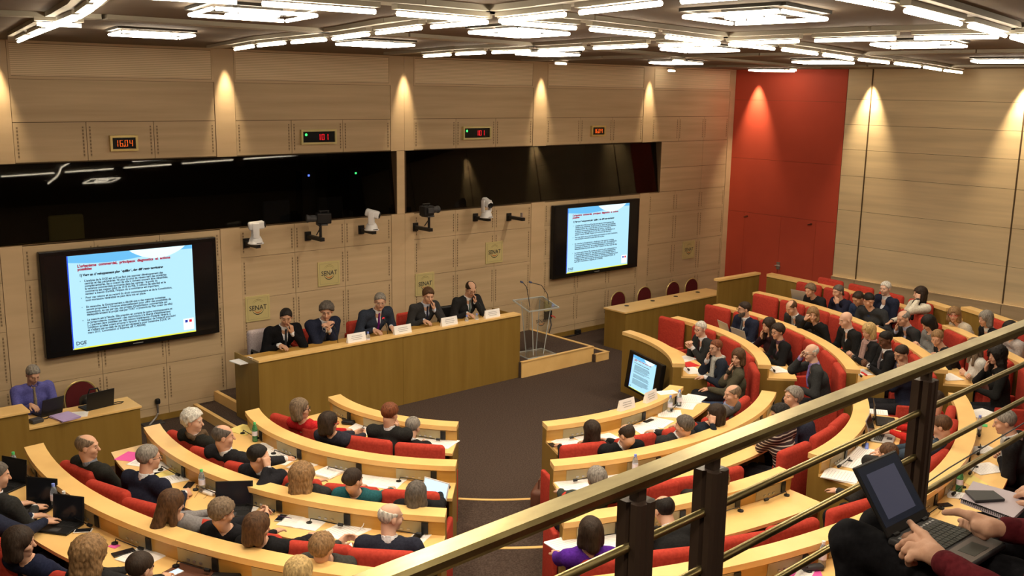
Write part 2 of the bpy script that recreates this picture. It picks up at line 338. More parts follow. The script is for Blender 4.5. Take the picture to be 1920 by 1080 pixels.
def tube_light(p, q, lab, group, gz=.0):
    p = np.array(p); q = np.array(q); m = (p+q)/2; d = q-p; L = np.linalg.norm(d); a = math.atan2(d[1], d[0])
    t = empty('fluorescent_tube_light', (m[0], m[1], CEIL-.035-gz), a); tag(t, lab, 'ceiling light', group)
    MB().tube([(-L/2+.01, 0, -.052), (L/2-.01, 0, -.052)], .014, 8).build('tube', M['tube'], t)
    MB().box(-L/2-.01, L/2+.01, -.028, .028, -.028, 0).build('batten', M['beam'], t)
ordn = ['first', 'second', 'third', 'fourth', 'fifth', 'sixth', 'seventh', 'eighth', 'ninth', 'tenth', 'eleventh', 'twelfth', 'thirteenth', 'fourteenth', 'fifteenth', 'sixteenth', 'seventeenth', 'eighteenth', 'nineteenth', 'twentieth', 'twenty-first', 'twenty-second', 'twenty-third', 'twenty-fourth']
def tube_run(fn, a, b, per, lab):
    n = int(round((b-a)*per)); c = 0
    for k in range(n):
        t0 = a+(k+.08)/per; t1 = a+(k+.92)/per; p, q = fn(t0), fn(t1)
        if inside(p) and inside(q):
            tube_light(p, q, lab % ordn[min(c, 23)], 'fluorescent tubes in the ceiling beams'); c += 1
tube_run(lambda t: gpos(0, t), 0, 3, 3, '%s fluorescent tube from the wall, beam at the upper left corner')
tube_run(lambda t: gpos(1, t), 0, 3, 3, '%s fluorescent tube from the wall, beam left of the left 101 display')
tube_run(lambda t: gpos(2, t), 0, 4, 3, '%s fluorescent tube from the wall, beam above the central pillar')
tube_run(lambda t: gpos(t, 2), .0, 5.4, 3, '%s fluorescent tube from left on the crosswise beam over the hall')
tube_run(lambda t: gpos(t, 3), 1, 4, 3, '%s fluorescent tube from left on the crosswise beam nearest the balcony')
for i, j in ((3, 0), (3, 1), (4, 0), (4, 1), (5, 1), (0, 1)):
    c = gpos(i, j); u = gpos(i+.07, j)-c; u = u/np.linalg.norm(u)*.16
    if inside(c-u) and inside(c+u): tube_light(c-u, c+u, 'short fluorescent tube where two bare ceiling beams cross, %s' % {(3, 0): 'nearest the wall above the right screen', (3, 1): 'above the right orange clock', (4, 0): 'at the wall beside the red section', (4, 1): 'above the red wall', (5, 1): 'in the far right corner', (0, 1): 'in the upper left'}[(i, j)], 'short tubes at beam crossings')
rowl = ['row nearest the screens', 'middle row', 'row nearest the camera']
FIX = [(gpos(i+.5, j+.5), gpos(i+.65, j+.5), gpos(i+.5, j+.65), '%s from left in %s' % (ordn[i], rowl[j])) for j in range(3) for i in range(5)]
for x, y, l_ in ((-8.3, -12.7, 'unseen, added to light the balcony left of the camera'), (-4.4, -13.0, 'unseen, added to light the balcony behind the laptop visitor'), (-.6, -12.4, 'unseen, added to light the far end of the balcony'), (-6.2, -14.9, 'unseen, added to light the back of the balcony'), (-9.6, -9.4, 'unseen, added for light left of the frame over the nearest left desk')):
    FIX.append((np.array([x, y]), np.array([x+.5, y]), np.array([x, y+.5]), l_))  # unseen fixtures added outside the view to light the foreground
for c, p1, p2, fl in FIX:
    if True:
        if not inside(c): continue
        e1 = p1-c; e2 = p2-c; e1 = e1/np.linalg.norm(e1); e2 = e2/np.linalg.norm(e2)
        t = empty('square_ceiling_light', (c[0], c[1], CEIL)); tag(t, 'square ceiling light, two nested tube rings, '+fl, 'ceiling light', 'square lights between the ceiling beams')
        for nm, hs in (('outer_ring', .36), ('inner_ring', .15)):
            for (a1, b1, a2, b2) in ((-1, -1, 1, -1), (1, -1, 1, 1), (1, 1, -1, 1), (-1, 1, -1, -1)):
                p = (e1*a1+e2*b1)*hs; q = (e1*a2+e2*b2)*hs; d = (q-p)/np.linalg.norm(q-p)*.02
                MB().tube([(*(p+d), -.050), (*(q-d), -.050)], .012, 8).build(nm, M['tube'], t)
        b = MB()
        for hs in (.36, .15):
            for (a1, b1, a2, b2) in ((-1, -1, 1, -1), (1, -1, 1, 1), (1, 1, -1, 1), (-1, 1, -1, -1)):
                strip(b, (e1*a1+e2*b1)*hs, (e1*a2+e2*b2)*hs, .05, -.020, -.001)
        b.build('reflector', M['refl'], t)
        if c[0] > XR-1.6: continue
        l = bpy.data.lights.new('square_light_lamp', 'SPOT'); l.energy = LAMP_W*(.35 if c[1] < -12 else 1); l.spot_size = 2.75; l.spot_blend = .9; l.color = (1, .84, .62); l.shadow_soft_size = .07
        o = bpy.data.objects.new('square_light_lamp', l); COL.objects.link(o); o.location = (c[0], c[1], CEIL-.10)
# ------------------------------------------------------------------ the hemicycle
CC = np.array([-.95, -3.2])
def LZ(k): return .9+.1*k            # ledge height
def FZ(k): return .1*k-.04 if k > 0 else 0.
def WT(k): return LZ(k)-.185         # worktop height
SEG = {
 'L1': (1, [(635.7,739.4),(681.5,759.8),(716.7,772.1),(751.9,780.2),(804.6,787.3),(860,790.4)]),
 'L2': (2, [(484.4,765),(505.6,789.7),(558.3,815.4),(611,832),(681.5,847.8),(751.9,856.6),(857,862.3)]),
 'L3': (3, [(294.4,795.3),(320,816),(346.4,845.8),(400,864.7),(505.6,907.6),(576,922.4),(681.5,941),(838,952.6)]),
 'L4': (4, [(79,830.6),(97.2,860.6),(133.3,893.9),(180.6,924.4),(250,957.8),(320,985.6),(400,1009.6),(505.6,1034.3),(611,1053.6),(716.7,1065.9)]),
 'R1': (1, [(1018,791),(1072.6,783.7),(1128,771.9),(1183.7,759.6),(1220.7,746.7),(1256,721.5)]),
 'R2': (2, [(1031.9,862.6),(1109.6,854),(1183.7,843),(1257.8,828),(1313.3,809.6),(1368.9,787.4),(1405.9,763.3),(1430,731.9)]),
 'A': (1, [(1166,621.9),(1204.8,632),(1230.7,647.8),(1251.5,666),(1264.4,681.5)]),
 'B': (2, [(1256.7,595.4),(1295.6,603.7),(1347.4,621.9),(1386,642.6),(1412,666),(1425,684)]),
 'C': (3, [(1337,571.3),(1386.3,583),(1425,596),(1477,614),(1516,632),(1560,658),(1575,676),(1588,692)]),
 'R3a': (3, [(1050,965),(1217,939),(1306,922),(1366,907),(1462,875)]),
 'R3b': (3, [(1516.7,849),(1551,831),(1571,815.6),(1591,793),(1602,764)]),
 'R4': (4, [(1240,1061),(1291,1053.5),(1354,1042),(1443.7,1023),(1504.8,1006.6),(1557.7,988),(1738,895),(1754,878.4),(1773,854),(1790,825.4),(1799.9,784.5),(1786.6,743.5)]),
 'D1': (4, [(1411,548),(1477,562),(1560,585.6),(1598.5,603.7),(1650,623)]),
 'D2': (4, [(1671,632),(1702,650),(1733,671),(1751.5,692)]),
 'E1': (5, [(1422.6,510.4),(1560,539),(1641,561),(1716.5,583)]),
 'E2': (5, [(1767,609),(1821.5,634.8),(1889,668.5)]),
 'F1': (6, [(1733,564.8),(1775,577.8)]),
 'F2': (6, [(1803,575),(1876,598.5)]),
}
EXT = {'L4': (0, 1.5), 'R4': (5.0, 1.5), 'E2': (3.5, 0), 'F2': (8, 0), 'E1': (0, -1.5), 'R3b': (0, 5)}   # degrees added at the low / high end (hidden runs)
FIT = {}
for n, (k, px) in SEG.items():
    Q = np.array([at(u, v, LZ(k))[:2] for u, v in px])-CC; th = np.degrees(np.arctan2(Q[:, 1], Q[:, 0])) % 360; th = np.where(th < 90, th+360, th); r = np.hypot(*Q.T)
    q = np.polyfit(th, r, 2 if len(px) > 2 else 1); lo, hi = th.min(), th.max()
    if n in EXT:
        e = EXT[n]; lo -= e[0]; hi += e[1]
    if n == 'L4': hi = 226.5
    FIT[n] = (k, q, lo, hi)
def seg_r(n, th): return float(np.polyval(FIT[n][1], th))
TIER = {k: sorted([(FIT[n][2], FIT[n][3], n) for n in FIT if FIT[n][0] == k]) for k in range(1, 7)}
def tier_r(k, th):
    xs, ys_ = [], []
    for lo, hi, n in TIER[k]:
        for t in np.linspace(lo, hi, 7): xs.append(t); ys_.append(seg_r(n, t))
    if k == 5: xs = [183, 225, 270]+xs; ys_ = [7.25, 7.95, 7.55]+ys_
    if k == 6: xs = [183, 225, 270, 300]+xs; ys_ = [8.5, 9.2, 8.7, 8.0]+ys_
    o = np.argsort(xs); return float(np.interp(th, np.array(xs)[o], np.array(ys_)[o]))
def pol(th, r, z=None):
    a = math.radians(th); p = (CC[0]+r*math.cos(a), CC[1]+r*math.sin(a)); return p if z is None else (*p, z)
def wallr(th):
    a = math.radians(th); c, s_ = math.cos(a), math.sin(a); r = 99
    if c > .01: r = min(r, (XR-.055-CC[0])/c)
    if c < -.01: r = min(r, (XL+.01-CC[0])/c)
    if s_ < -.01: r = min(r, (YB+.01-CC[1])/s_)
    return r
def polsweep(mb, fn_r, ths, prof):      # prof: list of (offset, z) closed polygon
    n = len(prof); vs = []
    for t in ths:
        r = fn_r(t)
        for d, z in prof: vs.append(pol(t, r+d, z))
    fs = [(i*n+j, i*n+(j+1) % n, (i+1)*n+(j+1) % n, (i+1)*n+j) for i in range(len(ths)-1) for j in range(n)]
    fs += [tuple(range(n))[::-1], tuple((len(ths)-1)*n+j for j in range(n))]
    mb.add(vs, fs); return mb
ths_all = list(np.arange(182, 361.6, 2.0))
for k in range(1, 7):
    mb = MB(); n = 4; vs = []; ths = ths_all
    for t in ths:
        r0 = tier_r(k, t)+.012; r1 = tier_r(k+1, t)+.012 if k < 6 else wallr(t)
        r1 = min(r1, wallr(t)); r0 = min(r0, r1-.02)
        z1 = FZ(k)
        vs += [pol(t, r0, .0), pol(t, r1, .0), pol(t, r1, z1), pol(t, r0, z1)]
    fs = [(i*n+j, i*n+(j+1) % n, (i+1)*n+(j+1) % n, (i+1)*n+j) for i in range(len(ths)-1) for j in range(n)]+[(3, 2, 1, 0), tuple((len(ths)-1)*n+j for j in range(n))]
    mb.add(vs, fs); struct(mb.build('floor_tier_%s' % ['', 'one', 'two', 'three', 'four', 'five', 'six'][k], M['carpet']))
    # wooden nosing in the gaps between the desk runs
    T = TIER[k]; gaps = [(T[i][1], T[i+1][0]) for i in range(len(T)-1)]
    mb = MB(); any_ = False
    for a, b in gaps:
        if b-a > .8:
            polsweep(mb, lambda t: tier_r(k, t), list(np.linspace(a+.1, b-.1, 8)), [(-.012, FZ(k)-.05), (.035, FZ(k)-.05), (.035, FZ(k)+.006), (-.012, FZ(k)+.006)]); any_ = True
    if any_: struct(mb.build('trim_%d' % nb, M['top'])); nb += 1
ROWN = {'L1': 'front left desk', 'L2': 'second left desk', 'L3': 'third left desk', 'L4': 'fourth left desk', 'R1': 'front right desk', 'R2': 'second right desk', 'R3a': 'third right desk beside the aisle', 'R3b': 'third right desk beyond the narrow gap', 'R4': 'fourth right desk',
        'A': 'front desk of the far block', 'B': 'second desk of the far block', 'C': 'third desk of the far block', 'D1': 'fourth desk of the far block', 'D2': 'short near piece of the fourth far desk', 'E1': 'fifth desk of the far block', 'E2': 'near piece of the fifth far desk', 'F1': 'small panel behind the fifth far desk', 'F2': 'rearmost desk by the right wall'}
DLAB = {'L1': 'curved light wood desk left of the aisle, closest to the long straight dais', 'L2': 'curved wood desk left of the aisle, second from the dais', 'L3': 'curved wood desk left of the aisle, third from the dais', 'L4': 'curved wood desk lower left, nearest the camera',
        'R1': 'curved wood desk right of the aisle with the floor monitor in front', 'R2': 'curved wood desk right of the aisle, second from the open floor', 'R3a': 'curved wood desk right of the aisle, third from the open floor, under the rail', 'R3b': 'curved wood desk right of the narrow gap with stacked white papers at its end', 'R4': 'long curved wood desk at lower right, fourth from the open floor',
        'A': 'curved wood desk of the far block with tall bare front facing the open floor', 'B': 'second curved desk of the far block, behind the tall bare front', 'C': 'third curved desk of the far block', 'D1': 'fourth curved desk of the far block, long far piece', 'D2': 'fourth curved desk of the far block, short piece near the brass rail', 'E1': 'fifth curved desk of the far block, in front of the person in cream jacket', 'E2': 'fifth curved desk of the far block, piece in front of the cream sweater', 'F1': 'short wood panel beside the person in the cream jacket', 'F2': 'rearmost curved desk at the right wall behind the silver-haired person\'s row'}
DLAB['F2'] = 'rearmost curved wood desk close to the right wall'
def mic(parent, th, r, k, lean=0, red=False):
    g = MB(); b = pol(th, r+.21, WT(k)); e = [b, pol(th+.4/r*2, r+.22, WT(k)+.09), pol(th+4/r+lean, r+.24, WT(k)+.13), pol(th+8/r+lean, r+.22, WT(k)+.12)]
    g.tube(e, .004, 5); g.tube([e[-1], pol(th+9.5/r+lean, r+.22, WT(k)+.115)], .012, 6); g.lathe([(.022, 0), (.022, .012), (.01, .016)], b, 8); g.build('gooseneck_microphone', M['black'], parent)
DESK = {}
for n, (k, q, lo, hi) in FIT.items():
    t = empty('curved_desk', (*pol((lo+hi)/2, seg_r(n, (lo+hi)/2)), 0)); tag(t, DLAB[n], 'desk', 'curved desks of the hemicycle'); DESK[n] = t
    off = -Vector(t.location); fr = lambda th, n=n: seg_r(n, th); ths = list(np.linspace(lo, hi, max(8, int((hi-lo)/2)+2)))
    zl, zw, zf, zp = LZ(k), WT(k), FZ(k), FZ(k-1)
    def bd(mb, name, m, **kw): mb.v = [(x+off.x, y+off.y, z) for x, y, z in mb.v]; return mb.build(name, m, t, **kw)
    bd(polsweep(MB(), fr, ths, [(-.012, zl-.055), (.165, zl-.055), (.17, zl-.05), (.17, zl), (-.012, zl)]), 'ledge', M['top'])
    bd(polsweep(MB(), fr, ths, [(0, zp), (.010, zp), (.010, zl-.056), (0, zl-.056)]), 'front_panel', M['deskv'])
    if n in ('F1', 'F2', 'E2'):
        pass
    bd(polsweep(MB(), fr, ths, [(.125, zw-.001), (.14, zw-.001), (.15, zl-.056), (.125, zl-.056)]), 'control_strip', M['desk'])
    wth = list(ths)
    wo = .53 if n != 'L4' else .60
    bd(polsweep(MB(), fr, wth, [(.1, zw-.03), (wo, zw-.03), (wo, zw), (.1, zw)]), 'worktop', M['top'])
    for e, s_ in ((lo, 1), (hi, -1)):
        dth = math.degrees(.03/seg_r(n, e))*s_
        m_ = MB(); polsweep(m_, fr, sorted([e-.0001, e+dth]), [(.0105, zf), (.50, zf), (.50, zw-.031), (.124, zw-.031), (.124, zl-.057), (.0105, zl-.057)])
        bd(m_, 'end_panel', M['deskv'])
    # control plates, one per seat, with a socket block and a gooseneck microphone
    arc = math.radians(hi-lo)*seg_r(n, (lo+hi)/2); cnt = max(1, int(arc/.62))
    if n in ('F1', 'E1', 'E2', 'F2', 'D1', 'D2'): continue
    for i in range(cnt):
        c = lo+(hi-lo)*(i+.5)/cnt; r = fr(c); w = math.degrees(.2/r)
        mb = MB(); polsweep(mb, fr, [c-w, c, c+w], [(.138, zw+.012), (.150, zw+.012), (.156, zl-.065), (.144, zl-.065)])
        pl = bd(mb, 'control_plate', M['plate'])
        mb = MB(); polsweep(mb, fr, [c+w*.72, c+w*1.0], [(.15, zw+.02), (.164, zw+.02), (.166, zl-.068), (.155, zl-.068)])
        o = bd(mb, 'socket', M['black']); o.parent = pl
        mb = MB()
        for a in (-.5, -.2, .1): polsweep(mb, fr, [c+w*a, c+w*(a+.12)], [(.152, zw+.035), (.158, zw+.035), (.160, zw+.05), (.154, zw+.05)])
        o = bd(mb, 'button', M['steel']); o.parent = pl
        g = MB(); ph = math.degrees(.16/r)*(1 if n[0] == 'L' else -1)
        b = pol(c-ph, r+.20, zw)
        e_ = [b, pol(c-ph*.9, r+.20, zw+.05), pol(c-ph*.2, r+.225, zw+.055), pol(c+ph*.7, r+.23, zw+.04)]
        g.tube(e_, .0045, 5); g.tube([e_[-1], pol(c+ph*.95, r+.23, zw+.038)], .016, 6); g.lathe([(.028, 0), (.028, .014), (.012, .02)], b, 8)
        bd(g, 'gooseneck_microphone', M['black'])
# clip-on microphones standing on desk ends
# ------------------------------------------------------------------ dais, platform, side desks
pf = MB(); pf.box(-3.47, 1.18, -1.5, -.021, 0.001, .27); pf.box(1.18, 2.88, -1.64, -.021, .001, .27); struct(pf.build('floor_platform', M['carpet']))
st = MB(); st.box(-3.80, -3.475, -1.45, -.02, .001, .135); st.box(2.885, 3.22, -1.72, -.8, .001, .135); struct(st.build('floor_step', M['carpet']))
tr = MB(); tr.box(-3.50, -3.44, -1.5, -.02, .27, .282); tr.box(-3.5, -3.472, -1.5, -.02, .136, .27)
tr.box(-3.83, -3.77, -1.45, -.02, .135, .147); tr.box(-3.83, -3.802, -1.45, -.02, .001, .135)
tr.box(1.2, 2.92, -1.675, -1.615, .27, .282); tr.box(1.2, 2.92, -1.665, -1.642, .001, .27); tr.box(2.86, 2.92, -1.615, -.02, .27, .282); tr.box(2.882, 2.91, -1.64, -.02, .136, .27)
tr.box(2.92, 3.25, -1.75, -1.69, .135, .147); tr.box(2.92, 3.24, -1.745, -1.722, .001, .135); tr.box(3.19, 3.25, -1.69, -.8, .135, .147)
struct(tr.build('trim_30', M['top']))
t = empty('dais_desk', (-1.18, -1.6, 0)); tag(t, 'long straight wooden dais desk with tall front facing the hall', 'desk')
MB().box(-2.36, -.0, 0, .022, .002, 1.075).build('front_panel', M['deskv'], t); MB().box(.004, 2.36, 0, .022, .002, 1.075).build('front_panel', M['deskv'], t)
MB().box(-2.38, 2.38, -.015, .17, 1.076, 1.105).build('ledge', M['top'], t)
MB().box(-2.36, 2.36, .09, .72, .97, 1.0).build('worktop', M['desk'], t)
MB().box(-2.38, -2.361, 0, .72, .002, 1.075).build('side_panel', M['deskv'], t); MB().box(2.361, 2.38, 0, .72, .002, 1.075).build('side_panel', M['deskv'], t)
# left operator desk and the tall block in front of it
t = empty('operator_desk', (-5.76, -1.12, 0)); tag(t, 'wooden desk with solid front under the left screen, person in purple shirt behind', 'desk')
MB().box(-.70, .68, -.25, .25, .69, .72).build('worktop', M['top'], t, bevel=.004); MB().box(-.68, .66, -.235, -.21, .002, .69).build('front_panel', M['deskv'], t); MB().box(.64, .66, -.21, .24, .002, .69).build('side_panel', M['deskv'], t); MB().box(-.68, -.66, -.21, .24, .002, .69).build('side_panel', M['deskv'], t)
t = empty('counter', (-7.7, -1.62, 0)); tag(t, 'tall wooden counter cut off by the left edge of the photo', 'counter')
MB().box(-1.4, 1.2, -.13, .2, 1.02, 1.05).build('worktop', M['top'], t, bevel=.004); MB().box(-1.38, 1.18, -.11, .13, .002, 1.02).build('front_panel', M['deskv'], t)
# right long desk (two units)
t = empty('long_desk', (5.4, -1.28, 0)); tag(t, 'long straight wooden desk under the right screen with gilt chairs behind', 'desk')
MB().box(-1.55, 1.55, -.28, .28, .72, .75).build('worktop', M['top'], t, bevel=.004)
MB().box(-1.53, -.0, -.265, -.24, .002, .72).build('front_panel', M['deskv'], t); MB().box(.01, 1.53, -.265, -.24, .002, .72).build('front_panel', M['deskv'], t); MB().box(-1.53, -1.51, -.24, .26, .002, .72).build('side_panel', M['deskv'], t); MB().box(1.51, 1.53, -.24, .26, .002, .72).build('side_panel', M['deskv'], t)
for x in (-1.1, -.35, .35, 1.05): MB().lathe([(.045, 0), (.045, .008), (.02, .012)], (x, .1, .7505), 10).build('cable_grommet', M['black'], t)
# radial panel closing the far block
a_ = at(1347, 523, 1.4); b_ = at(1422.6, 510.4, 1.4)
t = empty('partition', (a_[0], a_[1], 0), math.atan2(b_[1]-a_[1], b_[0]-a_[0])); Ln = float(np.hypot(*(b_-a_)[:2])); tag(t, 'straight wooden partition at the foot of the red wall, behind the long desk', 'partition')
MB().box(0, Ln, -.02, .02, .002, 1.36).build('panel', M['deskv'], t); MB().box(-.03, Ln, -.05, .08, 1.361, 1.40).build('cap', M['top'], t)
# ------------------------------------------------------------------ screens
LINES = [("L'analyse de la DGE est qu'il ne faut pas opposer développement des\ncentres et des périphéries. Ni plus ou plus de réseau vert des stratégies\ncomplémentaires, les « coeurs de ville » doivent souvent être réhabilités,\nla vacance commerciale augmente dans les centres : le poids du\ncommerce est majeur (plus de 10 % du PIB, 3 millions de salariés) et le\nsecteur a besoin d'agilité, l'impact du e-commerce est important.", .655, .70, .0),
         ("Pour ces raisons et au regard du droit communautaire et de la Constitution,\ntout moratoire généralisé ne peut être mis en place.", .475, .70, 0),
         ("En revanche, le Gouvernement a décidé que « des mesures incitatives\nseront proposées à l'Avenue essentiellement pour offrir des possibilités de\nsuspensions, au cas par cas, des projets d'implantation commerciale qui\ndéséquilibreraient le projet visé par l'ORT » (mesure du Plan coeur de ville)", .375, .70, 0),
         ("Le mesure est à l'étude. Elle prendra en compte le cadre communautaire et\nsa jurisprudence, notamment : des restrictions à la liberté d'établissement\n[...] peuvent être justifiées par des raisons impérieuses d'intérêt général, à\ncondition qu'elles soient propres à garantir la réalisation de l'objectif poursuivi\net n'aillent pas au-delà de ce qui est nécessaire pour l'atteindre (CJUE, 24\nmars 2011, Commission c/ Espagne, aff. C-400/08)", .235, .70, 0)]
bgm = mat('slide_background', (.05, .08, .1), .4, emit=(.40, .70, .86), es=.60); skym = mat('slide_sky', (.02, .05, .1), .4, emit=(.10, .36, .62), es=.75); swm = mat('slide_swoosh', (.05, .08, .1), .4, emit=(.58, .80, .88), es=.78)
inkm = mat('slide_text', (.01, .012, .02), .6); redm = mat('slide_title', (.30, .01, .03), .6, emit=(.3, .01, .04), es=.4); yelm = mat('slide_strip', (.1, .1, 0), .5, emit=(.62, .62, .05), es=.7); blum = mat('slide_edge', (0, 0, .1), .5, emit=(0, .03, .5), es=.8)
wht = mat('slide_logo_white', (.1, .1, .1), .5, emit=(.8, .85, .9), es=.72); flb = mat('slide_flag_blue', (0, 0, .1), .5, emit=(.01, .03, .25), es=.8); flr = mat('slide_flag_red', (.1, 0, 0), .5, emit=(.5, .01, .03), es=.8)
def slide(parent, w, h, y=0, mono=False):    # content on a w x h rectangle with lower left at the parent's origin
    g = MB().box(0, w, y-.001, y, 0, h).build('slide', bgm, parent)
    def ch(mb, nm, m): return mb.build(nm, m, g)
    vs = MB(); N = 24
    top = [(w*i/N, h) for i in range(N+1)]; low = [(w*i/N, h*(.93-.03*math.sin(i/N*5)+.0*i)) for i in range(N+1)]
    vs.v = [(x, y-.002, z) for x, z in top+low]; vs.f = [(i, i+1, N+2+i, N+1+i) for i in range(N)]; vs.m = [0]*N; ch(vs, 'sky_band', skym)
    sw = MB(); pts = [(w*(.48+.46*i/N), h*(1.0-.11*math.sin(math.pi*i/N)**.8)) for i in range(N+1)]
    sw.v = [(x, y-.0028, h) for x, z in pts]+[(x, y-.0028, z) for x, z in pts]; sw.f = [(i, i+1, N+2+i, N+1+i) for i in range(N)]; sw.m = [0]*N; ch(sw, 'swoosh', swm)
    ch(MB().box(0, w, y-.0025, y-.002, 0, h*.014), 'yellow_strip', yelm); ch(MB().box(0, w*.008, y-.0025, y-.002, 0, h), 'blue_edge', blum)
    def T(s, x, z, size, m, bold=.0, sx=1, ls=1):
        return text_mesh('slide_text', s, size*h, m, g, loc=(x*w, y-.0035, z*h), bold=bold*h, sx=sx, ls=ls)
    T("L'urbanisme  commercial,  principaux  diagnostics  et  actions\npossibles", .075, .872, .040, redm, .0022, 1.0, .85)
    T("1) Vers un développement plus équilibré, des différents territoires", .085, .775, .034, inkm, .0020, .98)
    for s, z, sx, _ in LINES: T(s, .12, z+.058, .0325, inkm, .0010, .93, .86)
    for z in (.655, .475, .375, .235): T('v', .085, z+.06, .03, inkm, .0002, .8)
    b = MB().box(w*.895, w*.985, y-.003, y-.0022, h*.035, h*.165); ch(b, 'logo_card', wht)
    ch(MB().box(w*.91, w*.932, y-.004, y-.003, h*.12, h*.15), 'flag_blue', flb); ch(MB().box(w*.945, w*.968, y-.004, y-.003, h*.12, h*.15), 'flag_red', flr)
    T('DGE', .025, .045, .055, inkm, .001, 1.0); T('Direction générale', .02, .024, .014, inkm)
    return g
def q2(u, v): p = aty(u, v, -.12); return p[0], p[2]
for n, (x, z, sl, lab) in enumerate(((-5.823, 1.188, ((123, 481), (358, 459), (369, 622), (138, 655)), 'large black wall screen showing a text slide, left one above the operator desk'),
                                     (3.352, 1.201, ((1065, 391), (1180, 380.5), (1176, 495), (1061, 514)), 'large black wall screen showing a text slide, right one beside the lectern'))):
    W_, H_ = 2.41, 1.42
    t = empty('wall_screen', (x+W_/2, -.02, z)); tag(t, lab, 'screen')
    MB().rbox(-W_/2, W_/2, -.10, .0, 0, H_, .012).build('bezel', M['tvblack'], t); MB().box(-W_/2+.06, W_/2-.06, -.101, -.1, .08, H_-.06).build('panel', mat('screen_off%d' % n, (.008, .008, .010), .15), t)
    MB().box(-.3, .3, 0, .017, .4, 1.0).build('wall_mount', M['darkgrey'], t)
    cs = [q2(*p) for p in sl]; x0 = (cs[0][0]+cs[3][0])/2; x1 = (cs[1][0]+cs[2][0])/2; z0 = (cs[2][1]+cs[3][1])/2; z1 = (cs[0][1]+cs[1][1])/2
    g = empty('slide_area', (x0-(x+W_/2), -.102, z0-z)); 
    if n == 0: SL = slide(t, x1-x0, z1-z0); SL.location = g.location; SLW = (x1-x0, z1-z0)
    else:
        s2 = copy_tree(SL, t); s2.location = g.location; s2.scale = ((x1-x0)/SLW[0], 1, (z1-z0)/SLW[1])
    bpy.data.objects.remove(g)
    MB().box(-.07, .07, -.1025, -.101, .03, .042).build('maker_badge', cm('badge', (.25, .25, .25)), t)
# ------------------------------------------------------------------ digital displays
SEG7 = {'0': 'abcdef', '1': 'bc', '4': 'bcfg', '6': 'acdefg'}
ledr = mat('led_red', (.2, 0, 0), .5, emit=(1, .01, .02), es=.9); ledo = mat('led_orange', (.2, .05, 0), .5, emit=(1, .12, .01), es=.9); ledg = mat('led_green', (0, .2, 0), .5, emit=(.05, 1, .15), es=1.)
def digit(mb, ch, x, z, w, h, sl=.0):
    t_ = w*.2; S7 = {'a': (0, w, h-t_, h), 'g': (0, w, h/2-t_/2, h/2+t_/2), 'd': (0, w, 0, t_), 'f': (0, t_, h/2, h), 'b': (w-t_, w, h/2, h), 'e': (0, t_, 0, h/2), 'c': (w-t_, w, 0, h/2)}
    for s in SEG7[ch]:
        a, b, c, d = S7[s]; mb.box(x+a+.002, x+b-.002, -.004, 0, z+c+.003, z+d-.003)
def display(x0, x1, z0, z1, txt, m, lab, green):
    w, h = x1-x0, z1-z0; t = empty('digital_display', ((x0+x1)/2, -.002, z0)); tag(t, lab, 'display'); T = Matrix.Translation((-w/2, 0, 0))
    f = MB(); f.box(0, w, -.05, 0, 0, .03); f.box(0, w, -.05, 0, h-.03, h); f.box(0, .03, -.05, 0, .03, h-.03); f.box(w-.03, w, -.05, 0, .03, h-.03); f.tf(T).build('frame', M['goldframe'] if not green else M['gold'], t)
    MB().box(.03, w-.03, -.03, 0, .03, h-.03).tf(T).build('face', M['tvblack'], t)
    mb = MB(); hh = h*.42; wd_ = hh*.48; n = len(txt.replace('.', '')); sp = wd_*1.55; x = w*(.62 if green else .5)-sp*n/2+.01
    for c in txt:
        if c == '.': mb.box(x-wd_*.3, x-wd_*.14, -.004, 0, h*.28, h*.28+.014); continue
        dg = MB(); digit(dg, c, x, h*.28, wd_, hh); x += sp; dg.tf(Matrix.Translation((-w/2, -.031, 0))).build('digit', m, t)
    if mb.v: mb.tf(Matrix.Translation((-w/2, -.031, 0))).build('decimal_point', m, t)
    if green:
        MB().lathe([(.020, 0), (.020, .004)], n=12).tf(Matrix.Translation((-w/2+.09, -.031, h*.66)) @ Matrix.Rotation(math.pi/2, 4, 'X')).build('indicator', ledg, t)
display(-4.80, -4.43, 3.87, 4.08, '16.04', ledo, 'gold framed clock with orange digits 16.04, left one above the left screen', False)
display(-1.94, -1.32, 3.89, 4.115, '101', ledr, 'wide display with red 101 and green dot, left one', True)
display(1.20, 1.83, 3.90, 4.125, '101', ledr, 'wide display with red 101 and green dot, right one', True)
display(4.37, 4.75, 3.90, 4.10, '16.04', ledo, 'small gold framed orange clock near the red wall', False)
# ------------------------------------------------------------------ plaques
PL = [(-2.94, 1.25, 'lowest left, behind the person in black velvet jacket'), (-1.69, 1.65, 'high one between left screen and central pillar'), (.20, 1.255, 'just right of the central pillar'), (1.76, 1.66, 'high one left of the right screen'), (7.36, 1.18, 'near the red wall')]
def arc_mb(cx, cz, r, w0, a0, a1, y=-.02, n=20):
    mb = MB()
    for i in range(n):
        p = []
        for a in (a0+(a1-a0)*i/n, a0+(a1-a0)*(i+1)/n):
            ww = w0*(math.sin(math.pi*(a-a0)/(a1-a0))*.8+.2) if a1 != a0 else w0
            p.append(((cx+(r-ww/2)*math.cos(a), cz+(r-ww/2)*math.sin(a)), (cx+(r+ww/2)*math.cos(a), cz+(r+ww/2)*math.sin(a))))
        (a_, b_), (c_, d_) = p; n0 = len(mb.v); mb.v += [(a_[0], y, a_[1]), (c_[0], y, c_[1]), (d_[0], y, d_[1]), (b_[0], y, b_[1])]; mb.f.append((n0, n0+1, n0+2, n0+3)); mb.m.append(0)
    return mb
